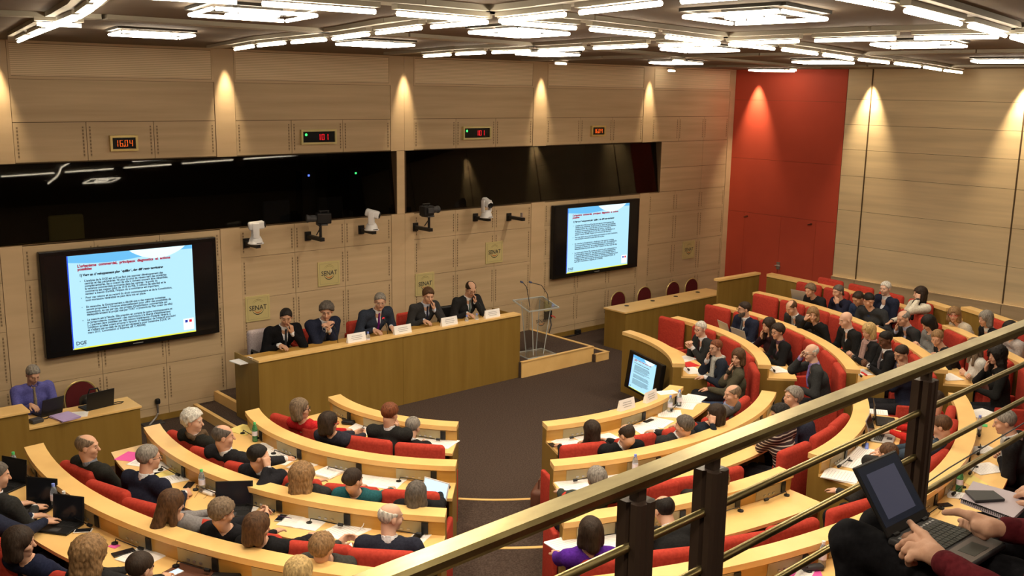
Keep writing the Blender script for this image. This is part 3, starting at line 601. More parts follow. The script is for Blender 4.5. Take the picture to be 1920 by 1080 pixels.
def logo(t, s=1., y=-.018, x=.2, z=.2):
    text_mesh('lettering', 'SENAT', .105*s, M['blueprint'], t, 'CENTER', bold=.001, loc=(x, y, z-.03*s), sx=.92)
    arc_mb(x, z, .098*s, .014*s, math.radians(200), math.radians(340), y).build('arc', M['blueprint'], t)
    arc_mb(x, z, .070*s, .014*s, math.radians(205), math.radians(335), y).build('smile_arc', M['orange'], t)
    arc_mb(x, z+.03*s, .105*s, .004*s, math.radians(30), math.radians(150), y).build('arc', M['gap'], t)
    arc_mb(x, z+.03*s, .085*s, .004*s, math.radians(30), math.radians(150), y).build('arc', M['gap'], t)
for x, z, lab in PL:
    t = empty('wall_plaque', (x, -.002, z)); tag(t, 'square gold plaque reading SENAT, '+lab, 'plaque', 'SENAT plaques on the screen wall')
    MB().box(0, .40, -.014, 0, 0, .39).build('plate', M['gold'], t)
    b = MB(); b.box(.03, .37, -.016, -.014, .03, .034); b.box(.03, .37, -.016, -.014, .356, .36); b.box(.03, .034, -.016, -.014, .034, .356); b.box(.366, .37, -.016, -.014, .034, .356); b.build('border_line', M['plate'], t)
    logo(t)
# wall socket panel, skirting socket
t = empty('wall_socket', (3.33, -.01, .42)); tag(t, 'beige and black wall socket panel with plugged cables beside the lectern', 'socket')
MB().box(-.09, .09, -.03, 0, .16, .36).build('cover_plate', M['gold'], t); MB().box(-.085, .085, -.04, 0, 0, .16).build('socket_box', M['black'], t)
MB().tube([(.02, -.05, .05), (.0, -.12, -.1), (-.1, -.14, -.3), (-.18, -.14, -.40)], .012, 6).build('cable', M['darkgrey'], t); MB().tube([(.05, -.05, .06), (.09, -.1, .05), (.1, -.12, .02)], .01, 6).build('plug', M['redcard'], t)
t = empty('floor_junction_box', (4.12, -.07, 0)); tag(t, 'small black junction box at the foot of the wall under the right screen', 'junction box'); MB().rbox(-.06, .06, -.04, .04, 0.001, .1, .015).build('housing', M['black'], t); MB().tube([(0, -.04, .03), (-.15, -.06, .012), (-.4, -.05, .012)], .008, 5).build('cable', M['black'], t)
# ------------------------------------------------------------------ wall cameras
def bracket(t, ln=.38, dx=.0):
    MB().box(-.05, .05, -.03, -.002, -.02, .12).build('wall_plate', M['black'], t)
    MB().box(-.035, .035, -ln, -.02, .02, .075).build('arm', M['black'], t)
def ptz(x, z, yaw, tilt, lab, back=False):
    t = empty('dome_camera', (x, 0, z), 0); tag(t, lab, 'camera', 'cameras on brackets under the dark windows'); bracket(t, .40)
    T = Matrix.Translation((0, -.32, .076))
    MB().lathe([(.115, 0), (.118, .012), (.10, .03), (.095, .06), (.075, .10), (.06, .12)], n=20).tf(T).build('base', M['white'], t, smooth=True)
    MB().box(-.04, .04, -.118, -.108, .018, .026).tf(T).build('slot', M['black'], t)
    R = T @ Matrix.Rotation(yaw, 4, 'Z')
    y = MB(); y.rbox(-.085, -.058, -.045, .05, .10, .31, .02, R); y.rbox(.058, .085, -.045, .05, .10, .31, .02, R); y.rbox(-.085, .085, -.04, .045, .085, .13, .02, R); y.build('yoke', M['white'], t, smooth=True)
    hd = R @ Matrix.Translation((0, 0, .27)) @ Matrix.Rotation(tilt, 4, 'X')
    h_ = MB().rbox(-.056, .056, -.13, .10, -.06, .06, .03, hd).build('head', M['white'], t, smooth=True)
    l = MB(); l.lathe([(.05, 0), (.05, .02), (.04, .022), (.036, .01)], n=18); l.tf(hd @ Matrix.Translation((0, -.122, 0)) @ Matrix.Rotation(math.pi/2, 4, 'X')).build('lens', M['black'], h_, smooth=True)
def camcorder(x, z, yaw, lab):
    t = empty('video_camera', (x, 0, z)); tag(t, lab, 'camera', 'cameras on brackets under the dark windows'); bracket(t, .46)
    T = Matrix.Translation((0, -.40, 0)); MB().tube([(0, 0, .06), (0, 0, .26)], .022, 8).tf(T).build('column', M['black'], t); MB().tube([(-.0, .12, .1), (0, .02, .2)], .01, 6).tf(T).build('cable', M['darkgrey'], t)
    R = T @ Matrix.Translation((0, 0, .30)) @ Matrix.Rotation(yaw, 4, 'Z')
    MB().rbox(-.07, .07, -.06, .16, -.01, .15, .015, R).build('body', M['black'], t)
    l = MB(); l.lathe([(.05, 0), (.055, .05), (.05, .10), (.062, .13), (.062, .15)], n=16); l.tf(R @ Matrix.Translation((0, -.06, .07)) @ Matrix.Rotation(math.pi/2, 4, 'X')).build('lens', M['darkgrey'], t)
    MB().rbox(-.10, -.07, -.02, .10, .03, .12, .01, R).build('viewfinder', M['darkgrey'], t)
    h_ = MB(); h_.rbox(-.02, .02, -.02, .14, .17, .19, .008, R); h_.box(-.01, .01, .0, .02, .15, .17, R); h_.box(-.01, .01, .11, .13, .15, .17, R); h_.build('handle', M['black'], t)
    MB().tube([(.07, 0, .0), (.14, -.04, -.04), (.26, -.05, -.04)], .012, 6).tf(R).build('control_arm', M['black'], t)
    MB().box(-.08, .08, -.05, .1, -.035, -.012, R).build('tripod_plate', M['darkgrey'], t)
def camx(u, v, y=-.32): p = aty(u, v, y); return p[0], p[2]
for (u, v, yaw, tilt, lab) in ((480, 463, 1.3, -.1, 'white dome camera on a bracket, leftmost, turned to the right'), (697, 437, .9, .25, 'white dome camera on a bracket just left of the central pillar'), (912, 413, -.1, .35, 'white dome camera on a bracket left of the empty bracket')):
    x, z = camx(u, v); ptz(x, z-.03, yaw, tilt, lab)
for (u, v, yaw, lab) in ((600, 448, -1.9, 'black video camera on a bracket between two white cameras'), (803, 430, 1.7, 'black video camera on a bracket right of the central pillar')):
    x, z = camx(u, v, -.38); camcorder(x, z-.05, yaw, lab)
x, z = camx(975, 410); t = empty('camera_bracket', (x, 0, z-.05)); tag(t, 'empty black bracket with a short stub beside the right screen', 'bracket'); bracket(t, .42); MB().tube([(0, -.36, .07), (0, -.36, .16)], .022, 8).build('stub', M['steel'], t)
# ------------------------------------------------------------------ lectern
lc = at(1003, 664, .27); t = empty('lectern', (lc[0], lc[1], .27), -.12); tag(t, 'clear acrylic lectern with two gooseneck microphones on the carpeted platform', 'lectern')
MB().box(-.30, .30, -.22, .22, .001, .018).build('base', M['perspex'], t); b = MB(); b.box(-.30, .30, -.222, -.215, .001, .02); b.box(-.30, .30, .215, .222, .001, .02); b.box(-.303, -.296, -.22, .22, .001, .02); b.box(.296, .303, -.22, .22, .001, .02); b.build('base_edge', M['perspexedge'], t)
for s in (-1, 1):
    u_ = MB(); u_.v = [(s*.10, -.10, .02), (s*.10, .12, .02), (s*.19, .16, .92), (s*.19, -.16, .84), (s*.115, -.10, .02), (s*.115, .12, .02), (s*.205, .16, .92), (s*.205, -.16, .84)]
    u_.f = [(0, 1, 2, 3), (7, 6, 5, 4), (0, 4, 5, 1), (1, 5, 6, 2), (2, 6, 7, 3), (3, 7, 4, 0)]; u_.m = [0]*6; o = u_.build('upright', M['perspex'], t)
    e = MB(); e.tube([(s*.108, -.10, .02), (s*.198, -.16, .84)], .008, 6); e.tube([(s*.108, .12, .02), (s*.198, .16, .92)], .008, 6); e.build('upright_edge', M['perspexedge'], t)
Tt = Matrix.Translation((0, 0, .89)) @ Matrix.Rotation(.22, 4, 'X')
MB().box(-.31, .31, -.24, .24, -.008, .008, Tt).build('shelf', M['perspex'], t); e = MB(); e.box(-.31, .31, -.25, -.24, -.01, .012, Tt); e.box(-.31, .31, .24, .25, -.01, .012, Tt); e.box(-.32, -.31, -.25, .25, -.01, .012, Tt); e.box(.31, .32, -.25, .25, -.01, .012, Tt); e.build('shelf_edge', M['perspexedge'], t)
g = empty('logo_panel', (0, -.17, .62)); g.parent = t; logo(g, .8, -.0, 0, 0)
for s, tip in ((-1, (-.30, -.02, 1.30)), (1, (-.12, -.02, 1.28))):
    MB().tube([(s*.2, -.1, .88), (s*.2-.02, -.08, 1.06), (s*.2*.6+tip[0]*.4, -.05, 1.22), tip], .007, 6).build('microphone_stem', M['darkgrey'], t); MB().tube([tip, (tip[0]-.05, tip[1]-.01, tip[2]+.02)], .016, 8).build('microphone_head', cm('mic_blue', (.08, .1, .2)), t)
# ------------------------------------------------------------------ gilt framed chairs
def gilt_chair(x, y, z, rz, lab, group='gilt framed burgundy chairs'):
    t = empty('gilt_chair', (x, y, z), rz); tag(t, lab, 'chair', group)
    MB().rbox(-.22, .22, -.2, .22, .42, .49, .03).build('seat', M['chairred'], t)
    pr = [(-.20, .50), (-.21, .62)]+[(-.21*math.cos(a), .66+.2*math.sin(a)) for a in np.linspace(0, math.pi, 13)]+[(.21, .62), (.20, .50)]
    bk = MB(); bk.v = [(x_*.93, -.215, z_*.985) for x_, z_ in pr]+[(x_*.93, -.185, z_*.985) for x_, z_ in pr]; n_ = len(pr)
    bk.f = [tuple(range(n_)), tuple(range(n_, 2*n_))[::-1]]+[(i, n_+i, n_+(i+1) % n_, (i+1) % n_) for i in range(n_)]; bk.m = [0]*len(bk.f); bk.build('backrest', M['chairred'], t)
    MB().tube([(x_, -.2, z_) for x_, z_ in pr], .012, 6).build('back_frame', M['goldframe'], t)
    for sx in (-1, 1):
        for sy in (-1, 1): MB().tube([(sx*.2, sy*.19, .42), (sx*.21, sy*.2, .002)], .012, 6).build('leg', M['goldframe'], t)
for u, v, lab in ((1159, 558, 'leftmost behind the long right desk'), (1208, 548, 'second from the left behind the long right desk'), (1262, 538, 'third behind the long right desk, hidden most'), (1297, 522, 'rightmost and most visible behind the long right desk')):
    p = aty(u, v, -.5); y = -.5
    for yy in np.arange(-.25, -.95, -.02):
        q = aty(u, v, yy)
        if abs(q[2]-.87) < abs(p[2]-.87): p = q; y = yy
    y = min(max(y, -.50), -.28); p = aty(u, v, y); gilt_chair(p[0], y-.2, 0, math.pi, 'gilt framed burgundy chair, '+lab)
p = aty(150, 722, -.25); gilt_chair(p[0], -.45, 0, math.pi, 'gilt framed burgundy chair with a black bag beside the person in purple')
# ------------------------------------------------------------------ red armchairs of the rows
def armchair_proto():
    t = empty('red_armchair', (0, 0, 0))
    MB().rbox(-.27, .27, -.33, -.22, .22, 1.05, .05).build('backrest', M['seat'], t, smooth=True)
    MB().rbox(-.235, .235, -.22, .28, .30, .44, .04).build('seat', M['seat'], t, smooth=True)
    for s in (-1, 1): MB().rbox(s*.30-.028, s*.30+.028, -.24, .14, .02, .64, .022).build('armrest', M['seat'], t, smooth=True)
    MB().box(-.2, .2, -.2, .2, .001, .30).build('plinth', M['black'], t)
    return t
PROTO = armchair_proto(); first = [True]
SEATS = []
def armchair(th, k, rr, name=None):
    rr = min(rr, tier_r(k+1, th)-.36) if k < 6 else rr
    p = pol(th, rr); o = PROTO if first[0] else copy_tree(PROTO); first[0] = False
    o.location = (p[0], p[1], FZ(k)+.001); o.rotation_euler = (0, 0, math.radians(th+90)); SEATS.append((o, k, th, p)); return o
def px_th(u, v, k, dz=1.06):
    q = at(u, v, FZ(k)+dz)[:2]-CC; t_ = math.degrees(math.atan2(q[1], q[0])) % 360; return (t_+360 if t_ < 90 else t_), float(np.hypot(*q))
SPX = {'L1': [(528, 784), (590, 809), (673, 833), (775, 848)], 'L2': [(338, 815), (385, 846), (453, 875), (539, 902), (643, 925), (759, 939)],
       'L3': [(132, 876), (187, 913), (255, 950), (346, 984), (448, 1013), (581, 1040), (703, 1056)],
       'R2': [(1126, 943), (1190, 934), (1252, 924), (1318, 909), (1380, 893), (1513, 842), (1558, 809), (1580, 784)],
       'R3a': [(1160, 1054), (1268, 1048), (1417, 1021), (1519, 996)], 'R3b': [(1617, 953)],
       'R1': [(1119, 851), (1223, 832), (1308, 808), (1369, 780), (1406, 752)]}
for n, L in SPX.items():
    k = FIT[n][0]
    for u, v in L:
        th, r = px_th(u, v, k); armchair(th, k, tier_r(k, th)+.80)
def run(n, a, b, cnt):
    k = FIT[n][0]
    for th in np.linspace(a, b, cnt): armchair(th, k, tier_r(k, th)+.80)
run('L4', 200, 222.5, 6);  run('R4', 243, 294, 12)
run('R3b', 276, 290.5, 4)
run('A', 312, 357, 5); run('B', 310, 355.5, 7); run('C', 307, 354, 9); run('D1', 329, 354, 6); run('D2', 306, 322.5, 4); run('E1', 336, 352, 4); run('E2', 312.5, 325.5, 4)
# ------------------------------------------------------------------ implicit surfaces (people)
def grid(lo, hi, h):
    n = [int(math.ceil((b-a)/h))+1 for a, b in zip(lo, hi)]
    ax = [np.asarray(lo[i]+h*np.arange(n[i]), np.float32) for i in range(3)]
    X, Y, Z = np.meshgrid(*ax, indexing='ij'); return X, Y, Z
def d_cone(X, Y, Z, a, b, ra, rb, fl=None):
    ax, ay, az = a; bx, by, bz = b[0]-ax, b[1]-ay, b[2]-az; L = bx*bx+by*by+bz*bz+1e-9
    px, py, pz = X-ax, Y-ay, Z-az; t = np.clip((px*bx+py*by+pz*bz)/L, 0, 1)
    qx, qy, qz = px-t*bx, py-t*by, pz-t*bz
    if fl is not None:      # flatten along a unit direction
        dd = qx*fl[0]+qy*fl[1]+qz*fl[2]; e = (1/fl[3]-1)
        qx = qx+dd*e*fl[0]; qy = qy+dd*e*fl[1]; qz = qz+dd*e*fl[2]
    return np.sqrt(qx*qx+qy*qy+qz*qz)-(ra+(rb-ra)*t)
def d_ell(X, Y, Z, c, r, R=None):
    px, py, pz = X-c[0], Y-c[1], Z-c[2]
    if R is not None: px, py, pz = (R[0][0]*px+R[1][0]*py+R[2][0]*pz, R[0][1]*px+R[1][1]*py+R[2][1]*pz, R[0][2]*px+R[1][2]*py+R[2][2]*pz)
    k0 = np.sqrt((px/r[0])**2+(py/r[1])**2+(pz/r[2])**2); k1 = np.sqrt((px/r[0]**2)**2+(py/r[1]**2)**2+(pz/r[2]**2)**2)+1e-6
    return k0*(k0-1)/k1
def smin(a, b, k):
    h = np.clip(.5+.5*(b-a)/k, 0, 1); return b+(a-b)*h-k*h*(1-h)
def smax(a, b, k): return -smin(-a, -b, k)
def field(prims, X, Y, Z, k=.03):
    F = None
    for p in prims:
        if p[0] == 'c': d = d_cone(X, Y, Z, *p[1:6], *(p[6:7]))
        else: d = d_ell(X, Y, Z, *p[1:])
        F = d if F is None else smin(F, d, k)
    return F
def bounds(prims, m=.03):
    lo = np.array([9.]*3); hi = -lo
    for p in prims:
        if p[0] == 'c':
            r = max(p[3], p[4])
            for q in (p[1], p[2]): lo = np.minimum(lo, np.array(q)-r); hi = np.maximum(hi, np.array(q)+r)
        else:
            r = max(p[2]); lo = np.minimum(lo, np.array(p[1])-r); hi = np.maximum(hi, np.array(p[1])+r)
    return lo-m, hi+m
def nets(F, X, Y, Z, h):
    lo = (X[0, 0, 0], Y[0, 0, 0], Z[0, 0, 0]); F = np.asarray(F); S_ = F < 0; n = np.array(F.shape)-1
    cnt = np.zeros(n, np.int32); acc = np.zeros((*n, 3), np.float32)
    C = [(i, j, k) for i in (0, 1) for j in (0, 1) for k in (0, 1)]
    def sub(A, c): return A[c[0]:c[0]+n[0], c[1]:c[1]+n[1], c[2]:c[2]+n[2]]
    for a in C:
        for d in range(3):
            if a[d]: continue
            b = list(a); b[d] = 1; fa, fb = sub(F, a), sub(F, b); m = (fa < 0) != (fb < 0)
            t = np.where(m, fa/(fa-fb+1e-12), 0)
            cnt += m
            for e in range(3): acc[..., e] += np.where(m, a[e]+(t if e == d else 0), 0)
    act = cnt > 0; idx = -np.ones(n, np.int64); ii = np.argwhere(act); idx[act] = np.arange(len(ii))
    V = (ii+acc[act]/cnt[act][:, None])*h+np.array(lo)
    Q = []
    for d in range(3):
        e, f = (d+1) % 3, (d+2) % 3; sl0 = [slice(None)]*3; sl1 = [slice(None)]*3; sl0[d] = slice(0, -1); sl1[d] = slice(1, None)
        a, b = S_[tuple(sl0)], S_[tuple(sl1)]; m = a != b; P_ = np.argwhere(m); flip = a[m]
        ok = (P_[:, e] > 0) & (P_[:, f] > 0) & (P_[:, e] < n[e]) & (P_[:, f] < n[f]); P_ = P_[ok]; flip = flip[ok]
        def g(de, df):
            q = P_.copy(); q[:, e] += de; q[:, f] += df; return idx[q[:, 0], q[:, 1], q[:, 2]]
        q = np.stack([g(-1, -1), g(0, -1), g(0, 0), g(-1, 0)], 1); q = np.where(flip[:, None], q, q[:, ::-1]); Q.append(q)
    return V, np.concatenate(Q)
def isomesh(prims, h, k=.03, post=None, extra=.0):
    lo, hi = bounds(prims, .03+extra); X, Y, Z = grid(lo, hi, h); F = field(prims, X, Y, Z, k)
    if post: F = post(F, X, Y, Z)
    F[0], F[-1] = 1, 1; F[:, 0], F[:, -1] = 1, 1; F[:, :, 0], F[:, :, -1] = 1, 1
    return nets(F, X, Y, Z, h)
def mk(name, parts, mats, parent=None, mi=None):
    vs = []; fs = []; mm = []; n = 0
    for pi, (V, Q) in enumerate(parts):
        vs.append(V); fs.append(np.asarray(Q)+n); n += len(V); mm.append(np.zeros(len(Q), np.int32) if mi is None or mi[pi] is None else mi[pi])
    V = np.concatenate(vs); Q = np.concatenate(fs); mm = np.concatenate(mm)
    me = bpy.data.meshes.new(name); me.vertices.add(len(V)); me.vertices.foreach_set('co', V.astype(np.float32).ravel())
    me.loops.add(len(Q)*4); me.loops.foreach_set('vertex_index', Q.astype(np.int32).ravel()); me.polygons.add(len(Q)); me.polygons.foreach_set('loop_start', np.arange(0, len(Q)*4, 4, dtype=np.int32))
    try: me.polygons.foreach_set('loop_total', np.full(len(Q), 4, np.int32))
    except Exception: pass
    for m in mats: me.materials.append(m)
    me.polygons.foreach_set('material_index', mm); me.polygons.foreach_set('use_smooth', np.ones(len(Q), bool)); me.update(calc_edges=True); me.validate()
    o = bpy.data.objects.new(name, me); COL.objects.link(o)
    if parent is not None: o.parent = parent
    return o
def rotm(yaw=0, pitch=0, roll=0): return np.array((Matrix.Rotation(yaw, 3, 'Z') @ Matrix.Rotation(-pitch, 3, 'X') @ Matrix.Rotation(roll, 3, 'Y')))
SKINS = {'l': (.62, .36, .25), 'p': (.68, .42, .31), 't': (.50, .28, .18), 'd': (.13, .06, .035)}
HAIRC = {'black': (.012, .009, .008), 'dark': (.03, .018, .012), 'brown': (.085, .042, .02), 'auburn': (.16, .05, .02), 'light': (.24, .14, .065), 'blond': (.46, .32, .14), 'grey': (.22, .20, .18), 'dgrey': (.10, .085, .075), 'white': (.55, .53, .49), 'sandy': (.17, .12, .08)}
def skinm(c):
    k = 'skin_'+c
    if k not in M: M[k] = mat(k, SKINS[c], .55, spec=.3); M[k].node_tree.nodes['Principled BSDF'].inputs['Subsurface Weight'].default_value = .0
    return M[k]
def hairm(c):
    k = 'hair_'+c
    if k not in M:
        b = HAIRC[c]; M[k] = tex(mat(k, b, .6, spec=.25), (70, 70, 22), tuple(x*.55 for x in b), tuple(min(1, x*1.45) for x in b), 3, bump=.5)
    return M[k]
M['lips'] = mat('lips', (.40, .14, .11), .5); M['eyes'] = mat('eyes', (.03, .02, .015), .25); M['nail'] = mat('nails', (.70, .45, .36), .35)
def head_prims(H, R, s=1., jaw=1.):
    def w(p): return tuple(H+R @ (np.array(p)*s))
    E = lambda c, r: ('e', w(c), tuple(np.array(r)*s), R)
    C = lambda a, b, ra, rb: ('c', w(a), w(b), ra*s, rb*s)
    return [E((0, -.012, .035), (.075, .094, .082)), E((0, .022, -.035), (.060*jaw, .066, .078)), C((0, .085, .018), (0, .108, -.022), .007, .0125), C((-.034, .078, .030), (.034, .078, .030), .0115, .0115),
            E((-.036, .056, -.022), (.028, .03, .026)), E((.036, .056, -.022), (.028, .03, .026)), E((0, .066, -.088), (.024*jaw, .024, .02)), C((-.016, .080, -.053), (.016, .080, -.053), .011, .011)]
def head_post(H, R, s, ears=True):
    def w(p): return H+R @ (np.array(p)*s)
    def post(F, X, Y, Z):
        for sx in (-1, 1):
            c = w((sx*.031, .094, .008)); d = np.sqrt((X-c[0])**2+(Y-c[1])**2+(Z-c[2])**2)-.0155*s; F = smax(F, -d, .012*s)
        for sx in (-1, 1):
            c = w((sx*.031, .074, .007)); d = np.sqrt((X-c[0])**2+(Y-c[1])**2+(Z-c[2])**2)-.0135*s; F = smin(F, d, .003)
            if ears: F = smin(F, d_ell(X, Y, Z, tuple(w((sx*.077, -.008, -.002))), (.010*s, .020*s, .032*s), R), .01)
        return F
    return post
def face_mats(V, Q, H, R, s):
    c = V[Q].mean(1); L = ((c-H) @ R)/s; mi = np.zeros(len(Q), np.int32)
    mi[(np.abs(L[:, 0]) < .025) & (L[:, 1] > .075) & (np.abs(L[:, 2]+.056) < .0065)] = 1
    mi[(np.abs(np.abs(L[:, 0])-.031) < .0095) & (L[:, 1] > .07) & (np.abs(L[:, 2]-.007) < .0042)] = 2
    mi[(np.abs(np.abs(L[:, 0])-.031) < .016) & (L[:, 1] > .07) & (np.abs(L[:, 2]-.031) < .0042)] = 3
    return mi
def hair_mesh(style, H, R, s, down=None, seed=0):
    rg = np.random.RandomState(seed); ph = rg.rand(6)*6
    def w(p): return tuple(H+R @ (np.array(p)*s))
    E = lambda c, r: ('e', w(c), tuple(np.array(r)*s), R); C = lambda a, b, ra, rb: ('c', w(a), w(b), ra*s, rb*s)
    inf = {'short': .010, 'crop': .005, 'bald': .003, 'ring': .008, 'wild': .032, 'bob': .022, 'long': .02, 'curly': .045, 'bun': .010, 'pony': .012, 'scurly': .026, 'thick': .018}[style]
    pr = [E((0, -.014, .037), (.075+inf, .094+inf, .082+inf))]
    lowz = -.075
    if style in ('bob', 'curly'): pr += [C((-.062, -.02, .0), (-.070, -.005, -.085), .042+inf*.3, .034+inf*.6), C((.062, -.02, .0), (.070, -.005, -.085), .042+inf*.3, .034+inf*.6), C((0, -.06, 0), (0, -.055, -.10), .06+inf*.4, .05+inf*.6)]; lowz = -.14
    if style == 'curly': pr += [C((-.07, -.02, -.06), (-.09, -.02, -.20), .05, .06), C((.07, -.02, -.06), (.09, -.02, -.20), .05, .06), C((0, -.07, -.06), (0, -.08, -.22), .075, .07)]; lowz = -.30
    if style == 'long': pr += [C((-.062, -.015, .0), (-.075, .015, -.13), .042, .034), C((.062, -.015, .0), (.075, .015, -.13), .042, .034), C((-.075, .015, -.13), (-.085, .05, -.24), .034, .022), C((.075, .015, -.13), (.085, .05, -.24), .034, .022), C((0, -.06, -.0), (0, -.075, -.22), .065, .060), C((0, -.075, -.22), (0, -.085, -.30), .060, .03)]; lowz = -.34
    if style == 'bun': pr += [E((0, -.105, .02), (.04, .035, .04))]
    if style == 'pony': pr += [C((0, -.10, .03), (.01, -.13, -.10), .025, .018)]; lowz = -.14
    am = {'curly': .010, 'scurly': .008, 'wild': .010, 'bob': .003, 'long': .003, 'thick': .003}.get(style, .0015); fq = {'curly': 130, 'scurly': 150, 'wild': 90}.get(style, 110)
    def post(F, X, Y, Z):
        px, py, pz = X-H[0], Y-H[1], Z-H[2]; lx = (R[0][0]*px+R[1][0]*py+R[2][0]*pz)/s; ly = (R[0][1]*px+R[1][1]*py+R[2][1]*pz)/s; lz = (R[0][2]*px+R[1][2]*py+R[2][2]*pz)/s
        F = F-am*(np.sin(lx*fq+ph[0])*np.sin(ly*fq*.8+ph[1])*np.sin(lz*fq*.7+ph[2]))
        if style in ('bob', 'curly', 'long'):
            face = d_ell(lx, ly, lz, (0, .115, -.035), (.056, .10, .100)); F = smax(F, -face*s, .01); F = np.maximum(F, (lowz-.1-lz))
        else:
            zc = np.interp(ly, [-.11, -.04, -.012, .012, .045, .075, .1], [-.07, -.055, .020 if style != 'thick' else -.0, .012, .040, .073, .088]); zc = zc+.005*np.sin(lx*70+ph[0])+.003*np.sin(lx*170+ph[1])
            if style in ('bun', 'pony'): zc = np.where(ly < -.1, -.2, zc)
            F = smax(F, (zc-lz)*s*.8, .006)
            if style == 'ring': top = d_ell(lx, ly, lz, (0, .03, .125), (.064, .105, .075)); F = smax(F, -top*s, .008)
            if style == 'bald': F = F+.0
            if style == 'bald': top = d_ell(lx, ly, lz, (0, .03, .12), (.095, .13, .088)); F = smax(F, -top*s, .006)
        return F
    return isomesh(pr, .0105 if style not in ('curly',) else .012, .02, post, .02)
def ik(Sh, W, l1, l2, pole):
    Sh, W, pole = map(lambda a: np.array(a, float), (Sh, W, pole)); d = W-Sh; L = np.linalg.norm(d)
    if L > (l1+l2)*.995: W = Sh+d/L*(l1+l2)*.995; d = W-Sh; L = np.linalg.norm(d)
    u = d/L; a = (l1*l1-l2*l2+L*L)/(2*L); hh = math.sqrt(max(l1*l1-a*a, 0)); p = pole-u*pole.dot(u); p /= np.linalg.norm(p)+1e-9
    return Sh+u*a+p*hh, W
def hand_prims(W, fd, pn, side, curl, s=1.0, spread=.12):
    """wrist, finger direction, palm normal; side +1 right hand (thumb towards local -x), curl per finger"""
    f = np.array(fd, float); f /= np.linalg.norm(f); n = np.array(pn, float); n = n-f*n.dot(f); n /= np.linalg.norm(n); t = np.cross(n, f)*side   # t: towards the thumb
    P = lambda a, b, c: W+(f*a+t*b+n*c)*s
    C = lambda p, q, r0, r1: ('c', tuple(p), tuple(q), r0*s, r1*s)
    pr = [C(P(-.02, 0, 0), P(.02, 0, 0), .026, .027)]
    for b0, b1 in ((.024, .028), (.008, .010), (-.009, -.009), (-.024, -.027)): pr.append(C(P(.012, b0*.7, 0), P(.085, b1, 0), .017, .0125))
    Ls = ((.034, .022, .018), (.038, .025, .019), (.035, .023, .018), (.027, .018, .016)); bs = (.028, .010, -.009, -.027)
    for i in range(4):
        c = curl[i] if isinstance(curl, (list, tuple)) else curl; p = P(.088-.004*abs(i-1), bs[i], 0); a = .1*c; dr = None; sp = (1.2-i*.8)*spread*.3
        for j, L in enumerate(Ls[i]):
            a += c*(.55, .6, .4)[j]; dr = (f*math.cos(a)+n*math.sin(a))+t*sp; dr /= np.linalg.norm(dr); q = p+dr*L*s; pr.append(C(p, q, (.0092, .0085, .0078)[j], (.0085, .0078, .0068)[j])); p = q
    c = curl[4] if isinstance(curl, (list, tuple)) else curl*.6
    p0 = P(.018, .022, .006); p1 = P(.052, .048, .012+.012*c); p2 = P(.078, .056-.010*c, .016+.022*c); p3 = P(.100, .058-.02*c, .020+.03*c)
    pr += [C(p0, p1, .017, .012), C(p1, p2, .011, .0095), C(p2, p3, .0095, .0075)]
    return pr
NP = [0]
